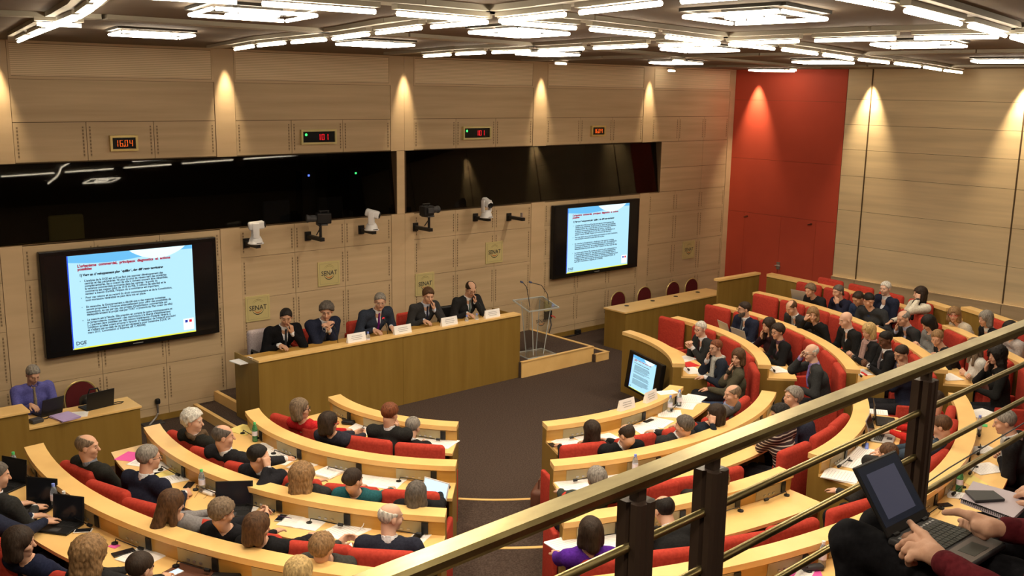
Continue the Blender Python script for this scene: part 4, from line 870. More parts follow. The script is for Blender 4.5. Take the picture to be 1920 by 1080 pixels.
def person(pelv, zf, yaw, head=None, hy=0, hp=.1, hair='short', hc='dark', skin='l', top='suit', tc=(.02, .02, .025), shirt=(.7, .7, .75), tie=None, pose='desk', s=1., glasses=False, beard=None, legs=(.02, .02, .025), extra=None, label='person', short='', fem=False, noleg=False, scarf=None, group=None, hroll=0, leanx=0, apose=None):
    """pelv: world xy of the pelvis; head: world xyz of the head centre (lean is derived)"""
    NP[0] += 1; seed = NP[0]
    c, sn = math.cos(yaw), math.sin(yaw)
    def loc(p): dx, dy = p[0]-pelv[0], p[1]-pelv[1]; return np.array([dx*c+dy*sn, -dx*sn+dy*c, p[2]-zf])
    P0 = np.array([0, 0, .50*s+.03]); H = loc(head) if head is not None else np.array([leanx, .06, 1.22*s])
    v = H-P0; L = np.linalg.norm(v); v = v/L
    ln = .70*s
    H = P0+v*max(min(L, .74*s), .60*s)
    nb = H-v*.142*s-np.array([0, .012, 0])-np.array([0, 0, .01])           # neck base
    ch = P0+(nb-P0)*.62; up = (nb-P0)/np.linalg.norm(nb-P0); fwd = np.cross(up, np.array([1., 0, 0])); fwd = fwd/np.linalg.norm(fwd)
    if fwd[1] < 0: fwd = -fwd
    R = rotm(hy, hp, hroll); hs = .97*s if not fem else .93*s
    sw = (.200 if not fem else .170)*s; SH = [nb-up*.050+np.array([sx*sw, -.005, 0]) for sx in (-1, 1)]      # left(-x), right(+x)
    wtz = .785
    A = {'desk': ((-.16, .40, wtz+.03), (.16, .40, wtz+.03)), 'lap': ((-.07, .27, .62), (.07, .28, .63)), 'write': ((-.17, .38, wtz+.03), (.10, .42, wtz+.04)),
         'type': ((-.09, .40, wtz+.05), (.09, .40, wtz+.05)), 'phone': ((-.05, .33, .86), (.05, .33, .86)), 'cross': ((.10, .24, .80), (-.10, .26, .82)),
         'chinR': ((-.14, .36, wtz+.03), None), 'chinL': (None, (.14, .36, wtz+.03)), 'clasp': ((-.03, .34, .93), (.03, .35, .95)), 'reachR': ((-.16, .36, wtz+.03), (.30, .52, wtz+.06)), 'reachL': ((-.34, .50, wtz+.06), (.14, .36, wtz+.03)), 'templeR': ((-.14, .36, wtz), 'T'), 'templeL': ('T', (.14, .36, wtz))}[pose if pose in ('desk', 'lap', 'write', 'type', 'phone', 'cross', 'chinR', 'chinL', 'clasp', 'reachR', 'reachL', 'templeR', 'templeL') else 'desk']
    WR = []; hands = []
    for i, sx in enumerate((-1, 1)):
        w_ = A[i]
        if apose and apose[i] is not None: w_ = apose[i]
        touch = w_ is None or isinstance(w_, str)
        if w_ is None: w_ = H+R @ np.array([sx*.075, .105, -.185])*hs
        elif isinstance(w_, str): w_ = H+R @ np.array([sx*.115, .075, -.07])*hs
        El, W_ = ik(SH[i], w_, .285*s, .25*s, (sx*.55, -.35 if not touch else .35, -1.0)); WR.append((El, W_, touch))
    jw = .85 if fem else 1.
    # clothing of the upper body
    bw = .9 if fem else 1.
    tor = [('c', (-.085*bw, 0, .50), (.085*bw, 0, .50), .125*s, .125*s), ('c', tuple(P0+up*.10), tuple(ch), .128*s*bw, .135*s*bw), ('c', tuple(ch+np.array([-.07*s, 0, 0])), tuple(ch+np.array([.07*s, 0, 0])), .115*s*bw, .115*s*bw),
           ('c', tuple(SH[0]+[.03, 0, -.01]), tuple(SH[1]+[-.03, 0, -.01]), .072*s, .072*s), ('c', tuple(nb-up*.042+np.array([-.06, 0, 0])), tuple(nb-up*.042+np.array([.06, 0, 0])), .070*s, .070*s)]
    if fem: tor += [('e', tuple(ch+fwd*.085+np.array([-.06, 0, .01])), (.06, .05, .06)), ('e', tuple(ch+fwd*.085+np.array([.06, 0, .01])), (.06, .05, .06))]
    arms = []
    th_ = .0 if top in ('suit', 'jacket', 'coat') else -.006
    for i in range(2):
        El, W_, _ = WR[i]; d = (W_-El)/np.linalg.norm(W_-El); arms += [('c', tuple(SH[i]), tuple(El), (.070+th_)*s, (.055+th_)*s), ('c', tuple(El), tuple(W_-d*.015), (.055+th_)*s, (.038+th_)*s)]
    Vw = top in ('suit', 'jacket', 'coat')
    def tpost(F, X, Y, Z):
        F = F+.004*np.sin(X*38+seed)*np.sin(Z*31+Y*22)         # folds
        if Vw:   # open collar: V shaped opening in front
            q = nb-up*.02; dx = X-q[0]; dy = (X-q[0])*0+(Y-q[1])*fwd[1]+(Z-q[2])*fwd[2]; dz = (X-q[0])*0+(Y-q[1])*up[1]+(Z-q[2])*up[2]
            wdt = np.clip((dz+.26)/.26, 0, 1)*.062; V_ = np.maximum(np.abs(dx)-wdt, -(dy-.035)); V_ = np.maximum(V_, -.30-dz); F = smax(F, -V_, .006)
        # neck hole
        dn = d_cone(X, Y, Z, tuple(nb-up*.02), tuple(nb+up*.15), .060*s, .075*s); F = smax(F, -dn, .008)
        return F
    tv = isomesh(tor+arms, .019, .035, tpost)
    root = None
    # body (one mesh): head and neck, core, arms, hands
    hp_ = head_prims(H, R, hs, jw)+[('c', tuple(H+R @ np.array([0, -.02, -.06])*hs), tuple(nb-up*.03), .053*s*(.88 if fem else 1), .058*s*(.88 if fem else 1))]
    hv = isomesh(hp_, .0088, .016, head_post(H, R, hs)); bodyparts = [hv]; mis = [face_mats(*hv, H, R, hs)]
    core = [('c', tuple(P0), tuple(nb-up*.05), .09*s, .075*s)]
    for i in range(2): El, W_, _ = WR[i]; core += [('c', tuple(SH[i]), tuple(El), .038*s, .034*s), ('c', tuple(El), tuple(W_), .034*s, .025*s)]
    core += [('c', tuple(SH[0]), tuple(SH[1]), .04, .04)]
    kn = []
    for sx in (-1, 1):
        kz = .50; hip = np.array([sx*.09, .02, .50]); knee = np.array([sx*(.13 if not fem else .07), .43*s, .50*s]); ank = np.array([sx*(.14 if not fem else .08), .40*s, .09]); kn.append((hip, knee, ank))
        core += [('c', tuple(hip), tuple(knee), .055, .042), ('c', tuple(knee), tuple(ank), .042, .028)]
    bodyparts.append(isomesh(core, .026, .02)); mis.append(None)
    for i, sx in enumerate((-1, 1)):
        El, W_, touch = WR[i]; d = (W_-El)/np.linalg.norm(W_-El)
        if touch: tgt = H+R @ np.array([sx*.062, .075, -.035])*hs if A[i] is None else H+R @ np.array([sx*.07, .05, .05])*hs; fd = tgt-W_; pn = R @ np.array([-sx*.9, -.5, .2]); cu = [.5, .9, 1.2, 1.4, .5]
        elif pose in ('phone', 'clasp', 'cross'): fd = d+np.array([-sx*.3, .2, .25]); pn = np.array([-sx*1., .0, .1]); cu = [.9, .9, .9, .9, .4]
        elif pose == 'lap': fd = np.array([-sx*.6, .8, -.1]); pn = np.array([0, -.2, -1]); cu = .5
        elif pose == 'write' and i == 1: fd = np.array([-.2, 1, -.2]); pn = np.array([-.8, 0, -.6]); cu = [.8, 1.1, 1.3, 1.4, .9]
        else: fd = np.array([-sx*.25, 1, -.12]); pn = np.array([0, .0, -1]); cu = .45
        bodyparts.append(isomesh(hand_prims(W_, fd, pn, -sx if False else (1 if sx > 0 else -1), cu, s*(.98 if not fem else .9)), .0068, .006)); mis.append(None)
    sk = skinm(skin); root = mk('person', bodyparts, [sk, M['lips'], M['eyes'], hairm(beard if beard and hair in ('bald',) else hc)], None, mis)
    root.location = (pelv[0], pelv[1], zf); root.rotation_euler = (0, 0, yaw); tag(root, label, 'person', group)
    nm = {'suit': 'jacket', 'jacket': 'jacket', 'coat': 'jacket', 'shirt': 'shirt', 'sweater': 'sweater', 'blouse': 'blouse', 'stripes': 'striped_shirt'}[top]
    if top == 'stripes' and 'stripem' not in M: M['stripem'] = dots('stripem', (.03, .015, .02), (.55, .48, .42), 0, 26, w=.3)
    mk(nm, [tv], [M['stripem'] if top == 'stripes' else cloth(tc)], root)
    if Vw and shirt is not None:
        sp_ = [('c', tuple(P0+up*.16), tuple(ch), .108*s*bw, .118*s*bw), ('c', tuple(ch+np.array([-.05*s, 0, 0])), tuple(ch+np.array([.05*s, 0, 0])), .102*s*bw, .102*s*bw), ('c', tuple(nb-up*.07+np.array([-.05, 0, 0])), tuple(nb-up*.07+np.array([.05, 0, 0])), .058*s, .058*s)]
        colr = isomesh([('c', tuple(nb-up*.015), tuple(nb+up*.028), .067*s, .063*s)], .0085, .01, lambda F, X, Y, Z: smax(smax(F, -d_cone(X, Y, Z, tuple(nb-up*.08), tuple(nb+up*.12), .0545*s, .0545*s), .002), ((X-nb[0])*up[0]+(Y-nb[1])*up[1]+(Z-nb[2])*up[2])-.034*s, .002))
        mk('collar', [colr], [cloth(shirt)], root)
        def spost(F, X, Y, Z): return smax(F, -d_cone(X, Y, Z, tuple(nb-up*.05), tuple(nb+up*.12), .052*s, .056*s), .004)
        mk('shirt', [isomesh(sp_, .0145, .03, spost)], [cloth(shirt)], root)
        cf = []
        for i in range(2):
            El, W_, _ = WR[i]; d = (W_-El)/np.linalg.norm(W_-El); cf.append(isomesh([('c', tuple(W_-d*.035), tuple(W_-d*.002), .036*s, .033*s)], .011, .01))
        for q_ in cf: mk('cuff', [q_], [cloth(shirt)], root)
    elif top in ('shirt',):
        mk('collar', [isomesh([('c', tuple(nb-up*.02), tuple(nb+up*.025), .064*s, .060*s)], .013, .02, lambda F, X, Y, Z: smax(F, -d_cone(X, Y, Z, tuple(nb-up*.06), tuple(nb+up*.12), .052*s, .056*s), .004))], [cloth(tc)], root)
    if tie is not None:
        a = nb+fwd*.065*s-up*.01; b_ = nb+fwd*(.118 if Vw else .128)*s-up*.15; e_ = ch+fwd*(.128 if Vw else .142)*s-up*.06
        mk('tie', [isomesh([('c', tuple(a), tuple(a-up*.02), .018, .015), ('c', tuple(a), tuple(b_), .012, .020), ('c', tuple(b_), tuple(e_), .020, .024)], .009, .008)], [cloth(tie)], root)
    if scarf is not None:
        cs = [nb+np.array([math.cos(a)*.075, math.sin(a)*.07, .005+.02*math.sin(a*2)]) for a in np.linspace(0, 2*math.pi, 9)]
        pr = [('c', tuple(cs[i]), tuple(cs[i+1]), .026, .026) for i in range(8)]+[('c', tuple(nb+fwd*.08+np.array([-.03, 0, 0])), tuple(ch+fwd*.15+np.array([-.05, 0, -.02])), .028, .03), ('c', tuple(nb+fwd*.08+np.array([.04, 0, 0])), tuple(ch+fwd*.15+np.array([.04, 0, -.06])), .028, .028)]
        mk('scarf', [isomesh(pr, .013, .015)], [cloth(scarf)], root)
    # legs
    if not noleg:
        lg = []; sh_ = []
        for hip, knee, ank in kn:
            lg += [('c', tuple(hip), tuple(knee), .088*s, .066*s), ('c', tuple(knee), tuple(ank), .066*s, .048*s)]
            sh_.append(isomesh([('c', (ank[0], ank[1]-.02, .045), (ank[0], ank[1]+.15, .035), .042, .032)], .016, .01, lambda F, X, Y, Z: np.maximum(F, .004-Z)))
        lg.append(('c', (-.07, .0, .50), (.07, .0, .50), .115*s, .115*s)); mk('trousers', [isomesh(lg, .024, .03)], [cloth(legs)], root)
        for q_ in sh_: mk('shoe', [q_], [M['black']], root)
    # hair
    if hair != 'none': mk('hair', [hair_mesh(hair, H, R, hs, seed=seed)], [hairm(hc)], root)
    if beard:
        def bp(F, X, Y, Z):
            px, py, pz = X-H[0], Y-H[1], Z-H[2]; lx = (R[0][0]*px+R[1][0]*py+R[2][0]*pz)/hs; ly = (R[0][1]*px+R[1][1]*py+R[2][1]*pz)/hs; lz = (R[0][2]*px+R[1][2]*py+R[2][2]*pz)/hs
            F = np.maximum(F, np.maximum(lz+.03, .0-ly)*hs); return np.maximum(F, -d_ell(lx, ly, lz, (0, .10, -.055), (.022, .03, .010))*hs)
        w = lambda p: tuple(H+R @ (np.array(p)*hs))
        mk('beard', [isomesh([('e', w((0, .024, -.037)), tuple(np.array((.066, .070, .086))*hs), R), ('e', w((0, .07, -.095)), (.03, .028, .028), R)], .009, .015, bp)], [hairm(beard)], root)
    if glasses:
        g = MB(); w = lambda p: tuple(H+R @ (np.array(p)*hs))
        for sx in (-1, 1):
            g.tube([w((sx*.033+.021*math.cos(a), .104, .008+.015*math.sin(a))) for a in np.linspace(0, 2*math.pi, 11)], .0022, 4); g.tube([w((sx*.054, .102, .012)), w((sx*.080, .06, .012)), w((sx*.082, -.01, .01))], .002, 4)
        g.tube([w((-.012, .107, .010)), w((.012, .107, .010))], .0022, 4); g.build('glasses', M['black'] if not isinstance(glasses, str) else M[glasses], root)
    PEOPLE.append((root, short or label, pelv, zf)); root['_w'] = 0; del root['_w']
    out = {'root': root, 'H': H, 'WR': WR, 'R': R, 'loc': loc}
    return out
PEOPLE = []
def to_world(o, p):
    r = o['root']; y = r.rotation_euler[2]; c, s_ = math.cos(y), math.sin(y); return np.array([r.location[0]+p[0]*c-p[1]*s_, r.location[1]+p[0]*s_+p[1]*c, r.location[2]+p[2]])
def row_person(k, u, v, label, short, **kw):
    """seated in tier k; head centre seen at (u, v)"""
    best = None; zf = FZ(k)
    lo = kw.pop('hz', None)
    for dz in np.arange(1.04, 1.25, .02):
        q = at(u, v, zf+dz)[:2]-CC; th = math.degrees(math.atan2(q[1], q[0])) % 360; th = th+360 if th < 90 else th; rh = float(np.hypot(*q)); r0 = tier_r(k, th); gap = tier_r(k+1, th)-r0 if k < 6 else 1.25
        s = kw.get('s', 1.); P0z = .50*s+.03; L = .70*s; dzz = dz-P0z
        ln = math.sqrt(max(L*L-dzz*dzz, 0)) if dzz < L else 0.
        rp = rh+ln; want = r0+min(.80, gap-.36)-.02; c = abs(rp-want)+.3*abs(dz-1.16)+(1 if rp > r0+gap-.20 else 0)
        if best is None or c < best[0]: best = (c, dz, th, rp, want)
    c, dz, th, rp, want = best; rp = want+np.clip(rp-want, -.14, .10)
    p = pol(th, rp); h = at(u, v, zf+dz)
    return person(p, zf, math.radians(th+90)+kw.pop('turn', 0), h, label=label, short=short, **kw)
BK = (.012, .012, .014); NV = (.018, .022, .045); DG = (.035, .035, .038); CH = (.02, .02, .022)
# ---- behind the dais
def dais_person(u, v, y, label, short, zf=.27, **kw):
    if zf > 0: kw['s'] = kw.get('s', 1.)*1.10
    h = aty(u, v, y); z = h[2]; return person((h[0]-.02, y+kw.pop('back', .22)), zf, math.pi+kw.pop('turn', 0), h, label=label, short=short, **kw)
dais_person(534, 606, -.82, 'person in black velvet jacket resting chin on hand, leftmost behind the dais', 'person in black velvet jacket', hair='short', hc='black', tc=(.006, .006, .008), tie=(.03, .035, .045), pose='chinL', hy=-.5, hp=.3, skin='t')
dais_person(607, 602, -.82, 'person in navy suit with raised clasped hands, second from left behind the dais', 'navy suit person with clasped hands', hair='wild', hc='dgrey', tc=NV, tie=(.05, .05, .06), pose='clasp', hy=-.6, hp=.3, s=1.02)
dais_person(707, 583, -.82, 'person in blue-grey suit with purple tie behind the middle of the dais', 'person with purple tie', hair='short', hc='grey', tc=(.03, .038, .06), tie=(.12, .01, .14), pose='desk', hy=-.55, hp=.2, glasses='steel', s=1.04)
dais_person(800, 564, -.82, 'person in dark suit and pale blue shirt, fist at mouth, behind the dais', 'person with fist at mouth', hair='thick', hc='brown', tc=DG, shirt=(.55, .62, .8), tie=(.02, .02, .04), pose='chinL', hy=-.3, hp=.25)
dais_person(880, 550, -.85, 'person in glasses and dark suit, cheek on hand, rightmost behind the dais', 'rightmost dais person', hair='ring', hc='dark', tc=CH, tie=(.10, .14, .14), pose='chinL', hy=-.2, hp=.45, glasses='black')
dais_person(62, 702, -.62, 'person in purple shirt and patterned tie working at the left operator desk', 'person in purple shirt', zf=0, hair='short', hc='grey', top='shirt', tc=(.10, .10, .34), tie=(.25, .20, .14), pose='type', hy=.1, hp=.5, back=.16)
# ---- left block
RP = row_person
RP(1, 563, 765, 'person in red top with shoulder length hair, first seat behind the front left desk', 'person in red top', hair='bob', hc='sandy', top='sweater', tc=(.5, .02, .025), fem=True, hy=-1.0, hp=.0, glasses='black', pose='desk')
RP(1, 614, 786, 'person in dark top, seen from behind, next to the person in red', 'dark top person beside the red top', hair='bob', hc='dark', top='sweater', tc=(.03, .03, .045), fem=True, hy=-.7, pose='phone', glasses='redcard')
RP(1, 731, 776, 'person in black suit with a white cable at the ear, front left desk', 'person with white ear cable', hair='thick', hc='auburn', tc=(.022, .022, .022), pose='chinR', hy=-.3, hp=.3)
RP(1, 774, 801, 'person in black suit reading papers at the aisle end of the front left desk', 'aisle end person of the front left desk', hair='short', hc='grey', tc=(.015, .014, .016), pose='write', hy=-.2, hp=.3, s=.98)
RP(2, 362, 790, 'person in dark jacket and patterned scarf at the far end of the second left desk', 'far end person of the second left desk', hair='wild', hc='white', skin='p', tc=(.02, .02, .018), scarf=(.12, .08, .05), pose='lap', hy=-1.0)
RP(2, 419, 819, 'person in dark suit stretching an arm over papers on the second left desk', 'person stretching an arm', hair='ring', hc='dgrey', tc=(.02, .02, .024), pose='reachR', hy=-.7, hp=.1, s=1.03)
RP(2, 483, 852, 'person in dark jacket resting cheek on hand at the second left desk', 'cheek on hand person at the second left desk', hair='short', hc='black', tc=(.015, .015, .02), pose='templeR', hy=-.8, hp=.1)
RP(2, 561, 882, 'person with long light brown curls seen from behind, second left desk', 'person with light brown curls', hair='curly', hc='light', top='sweater', tc=(.03, .03, .03), fem=True, hy=-.3, pose='desk')
RP(2, 659, 891, 'person in teal patterned top with tied hair, second left desk', 'person in teal top', hair='bun', hc='dark', top='blouse', tc=(.02, .10, .12), fem=True, hy=-.5, hp=.2, pose='desk')
RP(2, 778, 911, 'person in black top behind the white laptop, aisle end of second left desk', 'person behind the white laptop', hair='bob', hc='dgrey', top='sweater', tc=(.012, .012, .014), fem=True, hy=-.3, pose='type')
RP(3, 164, 838, 'person in black jacket and grey collar, far end of the third left desk', 'far end person of the third left desk', hair='ring', hc='sandy', tc=(.022, .022, .020), shirt=(.2, .22, .28), pose='lap', hy=-.75)
RP(3, 279, 859, 'person in navy jacket and glasses writing on papers at the third left desk', 'person in navy jacket writing', hair='short', hc='grey', tc=(.016, .018, .035), pose='write', glasses='black', hy=-.4, hp=.1, s=1.04)
RP(3, 318, 937, 'person in light grey top with long brown hair holding a lit phone', 'person holding a lit phone', hair='long', hc='brown', top='sweater', tc=(.22, .21, .22), fem=True, hy=-.5, hp=.3, pose='phone')
RP(3, 414, 957, 'person in black top with short tousled hair, hands raised, third left desk', 'tousled person at the third left desk', hair='scurly', hc='sandy', top='sweater', tc=(.014, .014, .018), fem=True, hy=-.6, hp=.3, pose='clasp')
RP(3, 478, 979, 'person in black top with shoulder length brown hair beside the open black laptop', 'brown haired person at the third left desk', hair='bob', hc='brown', top='sweater', tc=(.012, .012, .014), fem=True, hy=-.7, hp=.2, pose='desk')
RP(3, 597, 1012, 'person in dark patterned top holding an open booklet, third left desk', 'person holding a booklet', hair='scurly', hc='light', top='sweater', tc=(.05, .048, .045), fem=True, hy=-.3, hp=.2, pose='phone')
RP(3, 731, 999, 'person in navy suit with close cropped white hair, aisle end of third left desk', 'aisle end person of the third left desk', hair='bald', hc='white', skin='p', tc=(.022, .024, .04), pose='desk', hy=-.9, hp=.1, s=1.04)
RP(4, 34, 1012, 'person in navy jacket at the lower left corner turned aside', 'person at the lower left corner', hair='bob', hc='dark', top='sweater', tc=(.014, .018, .045), fem=True, hy=-.9, pose='lap')
RP(4, 168, 1040, 'person with very long wavy light brown hair at the nearest left desk', 'person with long wavy hair', hair='curly', hc='light', top='sweater', tc=(.02, .02, .022), fem=True, hy=-.3, pose='desk')
RP(4, 262, 1068, 'person writing in a white notebook at the nearest left desk', 'person writing in the notebook', hair='short', hc='dark', tc=(.016, .016, .018), pose='write', hy=-.2, hp=.4)
RP(4, 561, 1076, 'person with straight blond hair cut off by the bottom edge', 'blond person at the bottom edge', hair='bob', hc='blond', top='sweater', tc=(.1, .1, .1), fem=True, hy=-.3, pose='desk')
RP(4, -6, 892, 'person at the left edge with only part of the face in the photo', 'person cut by the left edge', hair='short', hc='dgrey', tc=(.03, .03, .03), pose='type', turn=.2, hy=-.6, hp=.2)
RP(4, -46, 925, 'person in navy suit mostly outside the left edge typing on a laptop', 'navy sleeves typing on a laptop', hair='short', hc='dark', tc=NV, pose='type', hp=.3, s=1.05)
# ---- right block
RP(1, 1108, 822, 'person with long straight dark hair at the aisle end of the front right desk', 'long dark hair person, front right desk', hair='long', hc='dark', top='sweater', tc=(.012, .012, .014), fem=True, hy=.2, pose='desk')
RP(1, 1181, 805, 'person in black suit writing with both hands on white papers, front right desk', 'person writing at the front right desk', hair='ring', hc='dark', tc=(.012, .012, .014), pose='write', hy=.3, hp=.5)
RP(1, 1292, 786, 'person in dark jacket with short grey hair, middle of the front right desk', 'grey haired person, front right desk', hair='thick', hc='dgrey', tc=(.03, .03, .032), pose='desk', hy=.4, hp=.1)
RP(1, 1350, 766, 'person with dark shoulder length hair leaning the face on a hand', 'face on hand person, front right desk', hair='bob', hc='dark', top='sweater', tc=(.015, .02, .03), fem=True, hy=.9, pose='templeL', hp=.1)
RP(1, 1374, 738, 'person in grey jacket at the far end of the front right desk', 'grey jacket person, front right desk', hair='ring', hc='sandy', tc=(.13, .12, .12), shirt=(.3, .35, .55), pose='lap', hy=.9)
RP(2, 1120, 893, 'person with grey hair from behind just above the brass rail, second right desk', 'grey haired person above the brass rail', hair='thick', hc='grey', tc=(.04, .05, .045), pose='desk', hy=.1)
RP(2, 1362, 884, 'blurred person with short fair hair between the dark railing posts', 'fair haired person behind the railing post', hair='scurly', hc='light', top='sweater', tc=(.03, .03, .03), fem=True, hy=.7, pose='desk')
RP(2, 1462, 778, 'person in black and white striped top with a hand over the mouth', 'person in striped top', hair='scurly', hc='black', skin='t', top='stripes', fem=True, hy=.7, hp=.2, pose='chinL')
RP(2, 1486, 745, 'person in navy jacket with curly grey hair at the far end of second right desk', 'curly grey haired person, second right desk', hair='scurly', hc='grey', tc=(.03, .035, .06), pose='lap', hy=.9, hp=-.1)
RP(3, 1107, 998, 'person in bright purple top with dark hair, seen from behind below the rail', 'person in bright purple top', hair='bob', hc='dark', top='sweater', tc=(.09, .02, .30), fem=True, hy=.1, pose='desk')
RP(3, 1245, 957, 'person in black suit seen between the two near railing posts', 'person between the railing posts', hair='ring', hc='black', tc=(.012, .012, .013), pose='write', hy=.2, hp=.4, s=1.06)
RP(3, 1666, 853, 'person with shaved head hidden behind the laptop screen on the balcony', 'shaved head behind the laptop screen', hair='crop', hc='brown', tc=(.03, .03, .03), pose='templeR', hy=-.2, hp=.3)
RP(3, 1765, 800, 'person in blue jeans and denim shirt typing, head behind the railing post', 'jeans person typing', hair='short', hc='brown', top='shirt', tc=(.04, .06, .09), legs=(.03, .05, .09), pose='type', hy=.1, hp=.3)
RP(3, 1752, 752, 'person in red sleeves typing on an upright laptop, head behind the rail', 'red sleeved person typing', hair='short', hc='dark', top='sweater', tc=(.5, .025, .02), pose='type', hy=.1, hp=.3)
RP(4, 1884, 792, 'person in black jacket and pale grey scarf at the right edge, hands together', 'person in pale grey scarf', hair='short', hc='grey', tc=(.012, .012, .014), scarf=(.42, .42, .42), pose='phone', hy=.3, hp=.3, s=1.06)
# ---- far block
RP(1, 1313, 617, 'person with white hair, dark suit and tie, first behind the tall bare front', 'white haired person of the far front desk', hair='short', hc='white', skin='p', tc=(.028, .03, .032), tie=(.03, .012, .015), pose='clasp', hy=.35, glasses='black')
RP(1, 1342, 652, 'person with red-brown hair and long pale patterned scarf, hand at neck', 'person in pale patterned scarf', hair='short', hc='auburn', fem=True, tc=(.02, .025, .04), top='jacket', scarf=(.42, .42, .40), pose='chinR', glasses='black', hy=.5)
RP(1, 1384, 670, 'person in khaki jacket and jeans with hand at mouth, near end of far front desk', 'khaki jacket person', hair='bob', hc='brown', fem=True, top='jacket', tc=(.075, .068, .045), shirt=(.05, .04, .03), legs=(.04, .06, .12), pose='chinR', hy=1.0)
RP(2, 1395, 580, 'person with long grey beard and glasses in a navy suit', 'bearded person in navy suit', hair='short', hc='dark', beard='dgrey', tc=NV, tie=(.1, .11, .13), pose='type', glasses='black', hy=-.3, s=1.03)
RP(2, 1441, 610, 'person with very long dark hair touching the mouth, second far desk', 'long haired person touching the mouth', hair='long', hc='dark', fem=True, top='sweater', tc=(.03, .012, .016), pose='chinR', hy=.2, hp=.2)
RP(2, 1458, 622, 'person in black blazer and glasses with name badge, typing, second far desk', 'black blazer person with glasses', hair='scurly', hc='dark', fem=True, top='jacket', tc=(.012, .012, .014), shirt=(.1, .05, .08), pose='type', glasses='black', hy=.3, hp=.2)
RP(2, 1521, 662, 'person in grey suit and violet shirt holding a phone to the ear', 'person in grey suit on the phone', hair='bald', hc='white', skin='p', tc=(.04, .042, .045), shirt=(.32, .25, .55), tie=(.2, .15, .4), pose='templeR', hy=.5, hp=.1, glasses='black', s=1.04)
RP(3, 1484, 577, 'person in charcoal suit and pale tie looking down, third far desk', 'person in charcoal suit looking down', hair='ring', hc='brown', tc=(.035, .035, .038), tie=(.3, .3, .3), pose='lap', hy=.1, hp=.5)
RP(3, 1524, 590, 'person in black short sleeved top, hand at the ear, third far desk', 'black top person with hand at ear', hair='bob', hc='light', fem=True, top='sweater', tc=(.012, .012, .013), pose='templeR', hy=1.0, hp=.1)
RP(3, 1586, 600, 'person with shaved head in black suit and tie, eyes lowered, third far desk', 'shaved head person in black suit', hair='none', hc='dark', skin='p', tc=(.014, .014, .015), tie=(.03, .03, .03), pose='desk', hy=.1, hp=.3, s=1.04)
RP(3, 1629, 621, 'person with blond hair and pink scarf looking at a phone', 'person in pink scarf', hair='bob', hc='blond', fem=True, top='jacket', tc=(.015, .015, .017), shirt=(.1, .1, .1), scarf=(.42, .28, .26), pose='phone', hy=.4, hp=.3)
RP(3, 1660, 637, 'person in black suit with dark hair using a phone, third far desk', 'black suit person using a phone', hair='short', hc='black', skin='d', tc=(.012, .012, .014), tie=(.15, .12, .13), pose='phone', hy=.3, hp=.3)
RP(3, 1690, 664, 'person in navy jacket with fist at mouth, near end of third far desk', 'navy jacket person with fist at mouth', hair='short', hc='dark', skin='t', tc=NV, pose='chinL', hy=.6, hp=.4)
RP(4, 1519, 545, 'person with short fair hair behind a laptop lid, fourth far desk', 'person behind the laptop lid', hair='scurly', hc='sandy', fem=True, top='sweater', tc=(.02, .02, .022), pose='type', hy=.1, hp=.2)
RP(4, 1571, 547, 'person in dark blue cardigan covering the mouth with a hand', 'person in dark blue cardigan', hair='pony', hc='dgrey', fem=True, top='sweater', tc=(.015, .016, .035), pose='chinL', hy=.0, hp=.2)
RP(4, 1609, 560, 'person in blue suit with dark hair looking down, fourth far desk', 'person in blue suit looking down', hair='short', hc='dark', skin='t', tc=(.03, .045, .10), pose='desk', hy=.1, hp=.5)
RP(4, 1629, 563, 'person in charcoal sweater twisting towards the person in blue suit', 'person in charcoal sweater', hair='short', hc='black', top='sweater', tc=(.035, .037, .042), pose='desk', hy=1.2, hp=.5, turn=.4)
RP(4, 1694, 597, 'person in dark jacket and light blue shirt touching the nose', 'person touching the nose', hair='ring', hc='grey', tc=(.03, .03, .032), shirt=(.45, .48, .65), pose='chinR', hy=.2, hp=.3)
RP(4, 1741, 606, 'person with straight black hair bending behind the fair haired person', 'black haired person bending', hair='bob', hc='black', fem=True, top='sweater', tc=(.2, .2, .2), pose='phone', hy=.1, hp=.6)
RP(4, 1757, 634, 'person in black jacket with tied fair hair bending forward', 'person with tied fair hair', hair='pony', hc='light', fem=True, top='sweater', tc=(.02, .02, .022), pose='phone', hy=.9, hp=.4)
RP(4, 1826, 650, 'person in white blouse and black pinafore, face behind the brass rail', 'person in white blouse', hair='long', hc='sandy', fem=True, top='blouse', tc=(.62, .60, .57), pose='cross', hy=.1)
RP(4, 1869, 667, 'person in black with dark curly hair, chin on hand, near the railing', 'dark curly haired person', hair='curly', hc='black', fem=True, top='sweater', tc=(.015, .015, .015), pose='chinR', hy=.5)
RP(5, 1660, 541, 'person with white hair and navy suit under the wooden wall', 'white haired person in navy suit', hair='short', hc='white', skin='p', tc=NV, pose='lap', hy=.3, hp=.1)
RP(5, 1725, 551, 'person in quilted cream jacket with black scarf, hand raised to the head', 'person in cream jacket', hair='bob', hc='dark', fem=True, top='jacket', tc=(.66, .62, .52), shirt=(.03, .03, .03), scarf=(.015, .012, .012), pose='templeL', hy=-.3)
RP(5, 1789, 590, 'person in chunky cream sweater and glasses near the right wall', 'person in cream sweater', hair='bob', hc='light', fem=True, top='sweater', tc=(.50, .44, .36), pose='desk', hy=.9, glasses='redcard')
RP(5, 1848, 598, 'person with short silver hair, black blazer and white top', 'silver haired person in black blazer', hair='bob', hc='grey', fem=True, top='jacket', tc=(.014, .014, .018), shirt=(.7, .7, .7), pose='lap', hy=.2, hp=.2)
RP(5, 1893, 618, 'person in pale patterned blouse, head hidden by the brass rail', 'person in patterned blouse', hair='bob', hc='black', fem=True, top='blouse', tc=(.40, .36, .36), pose='phone', hy=.2, hp=.3)
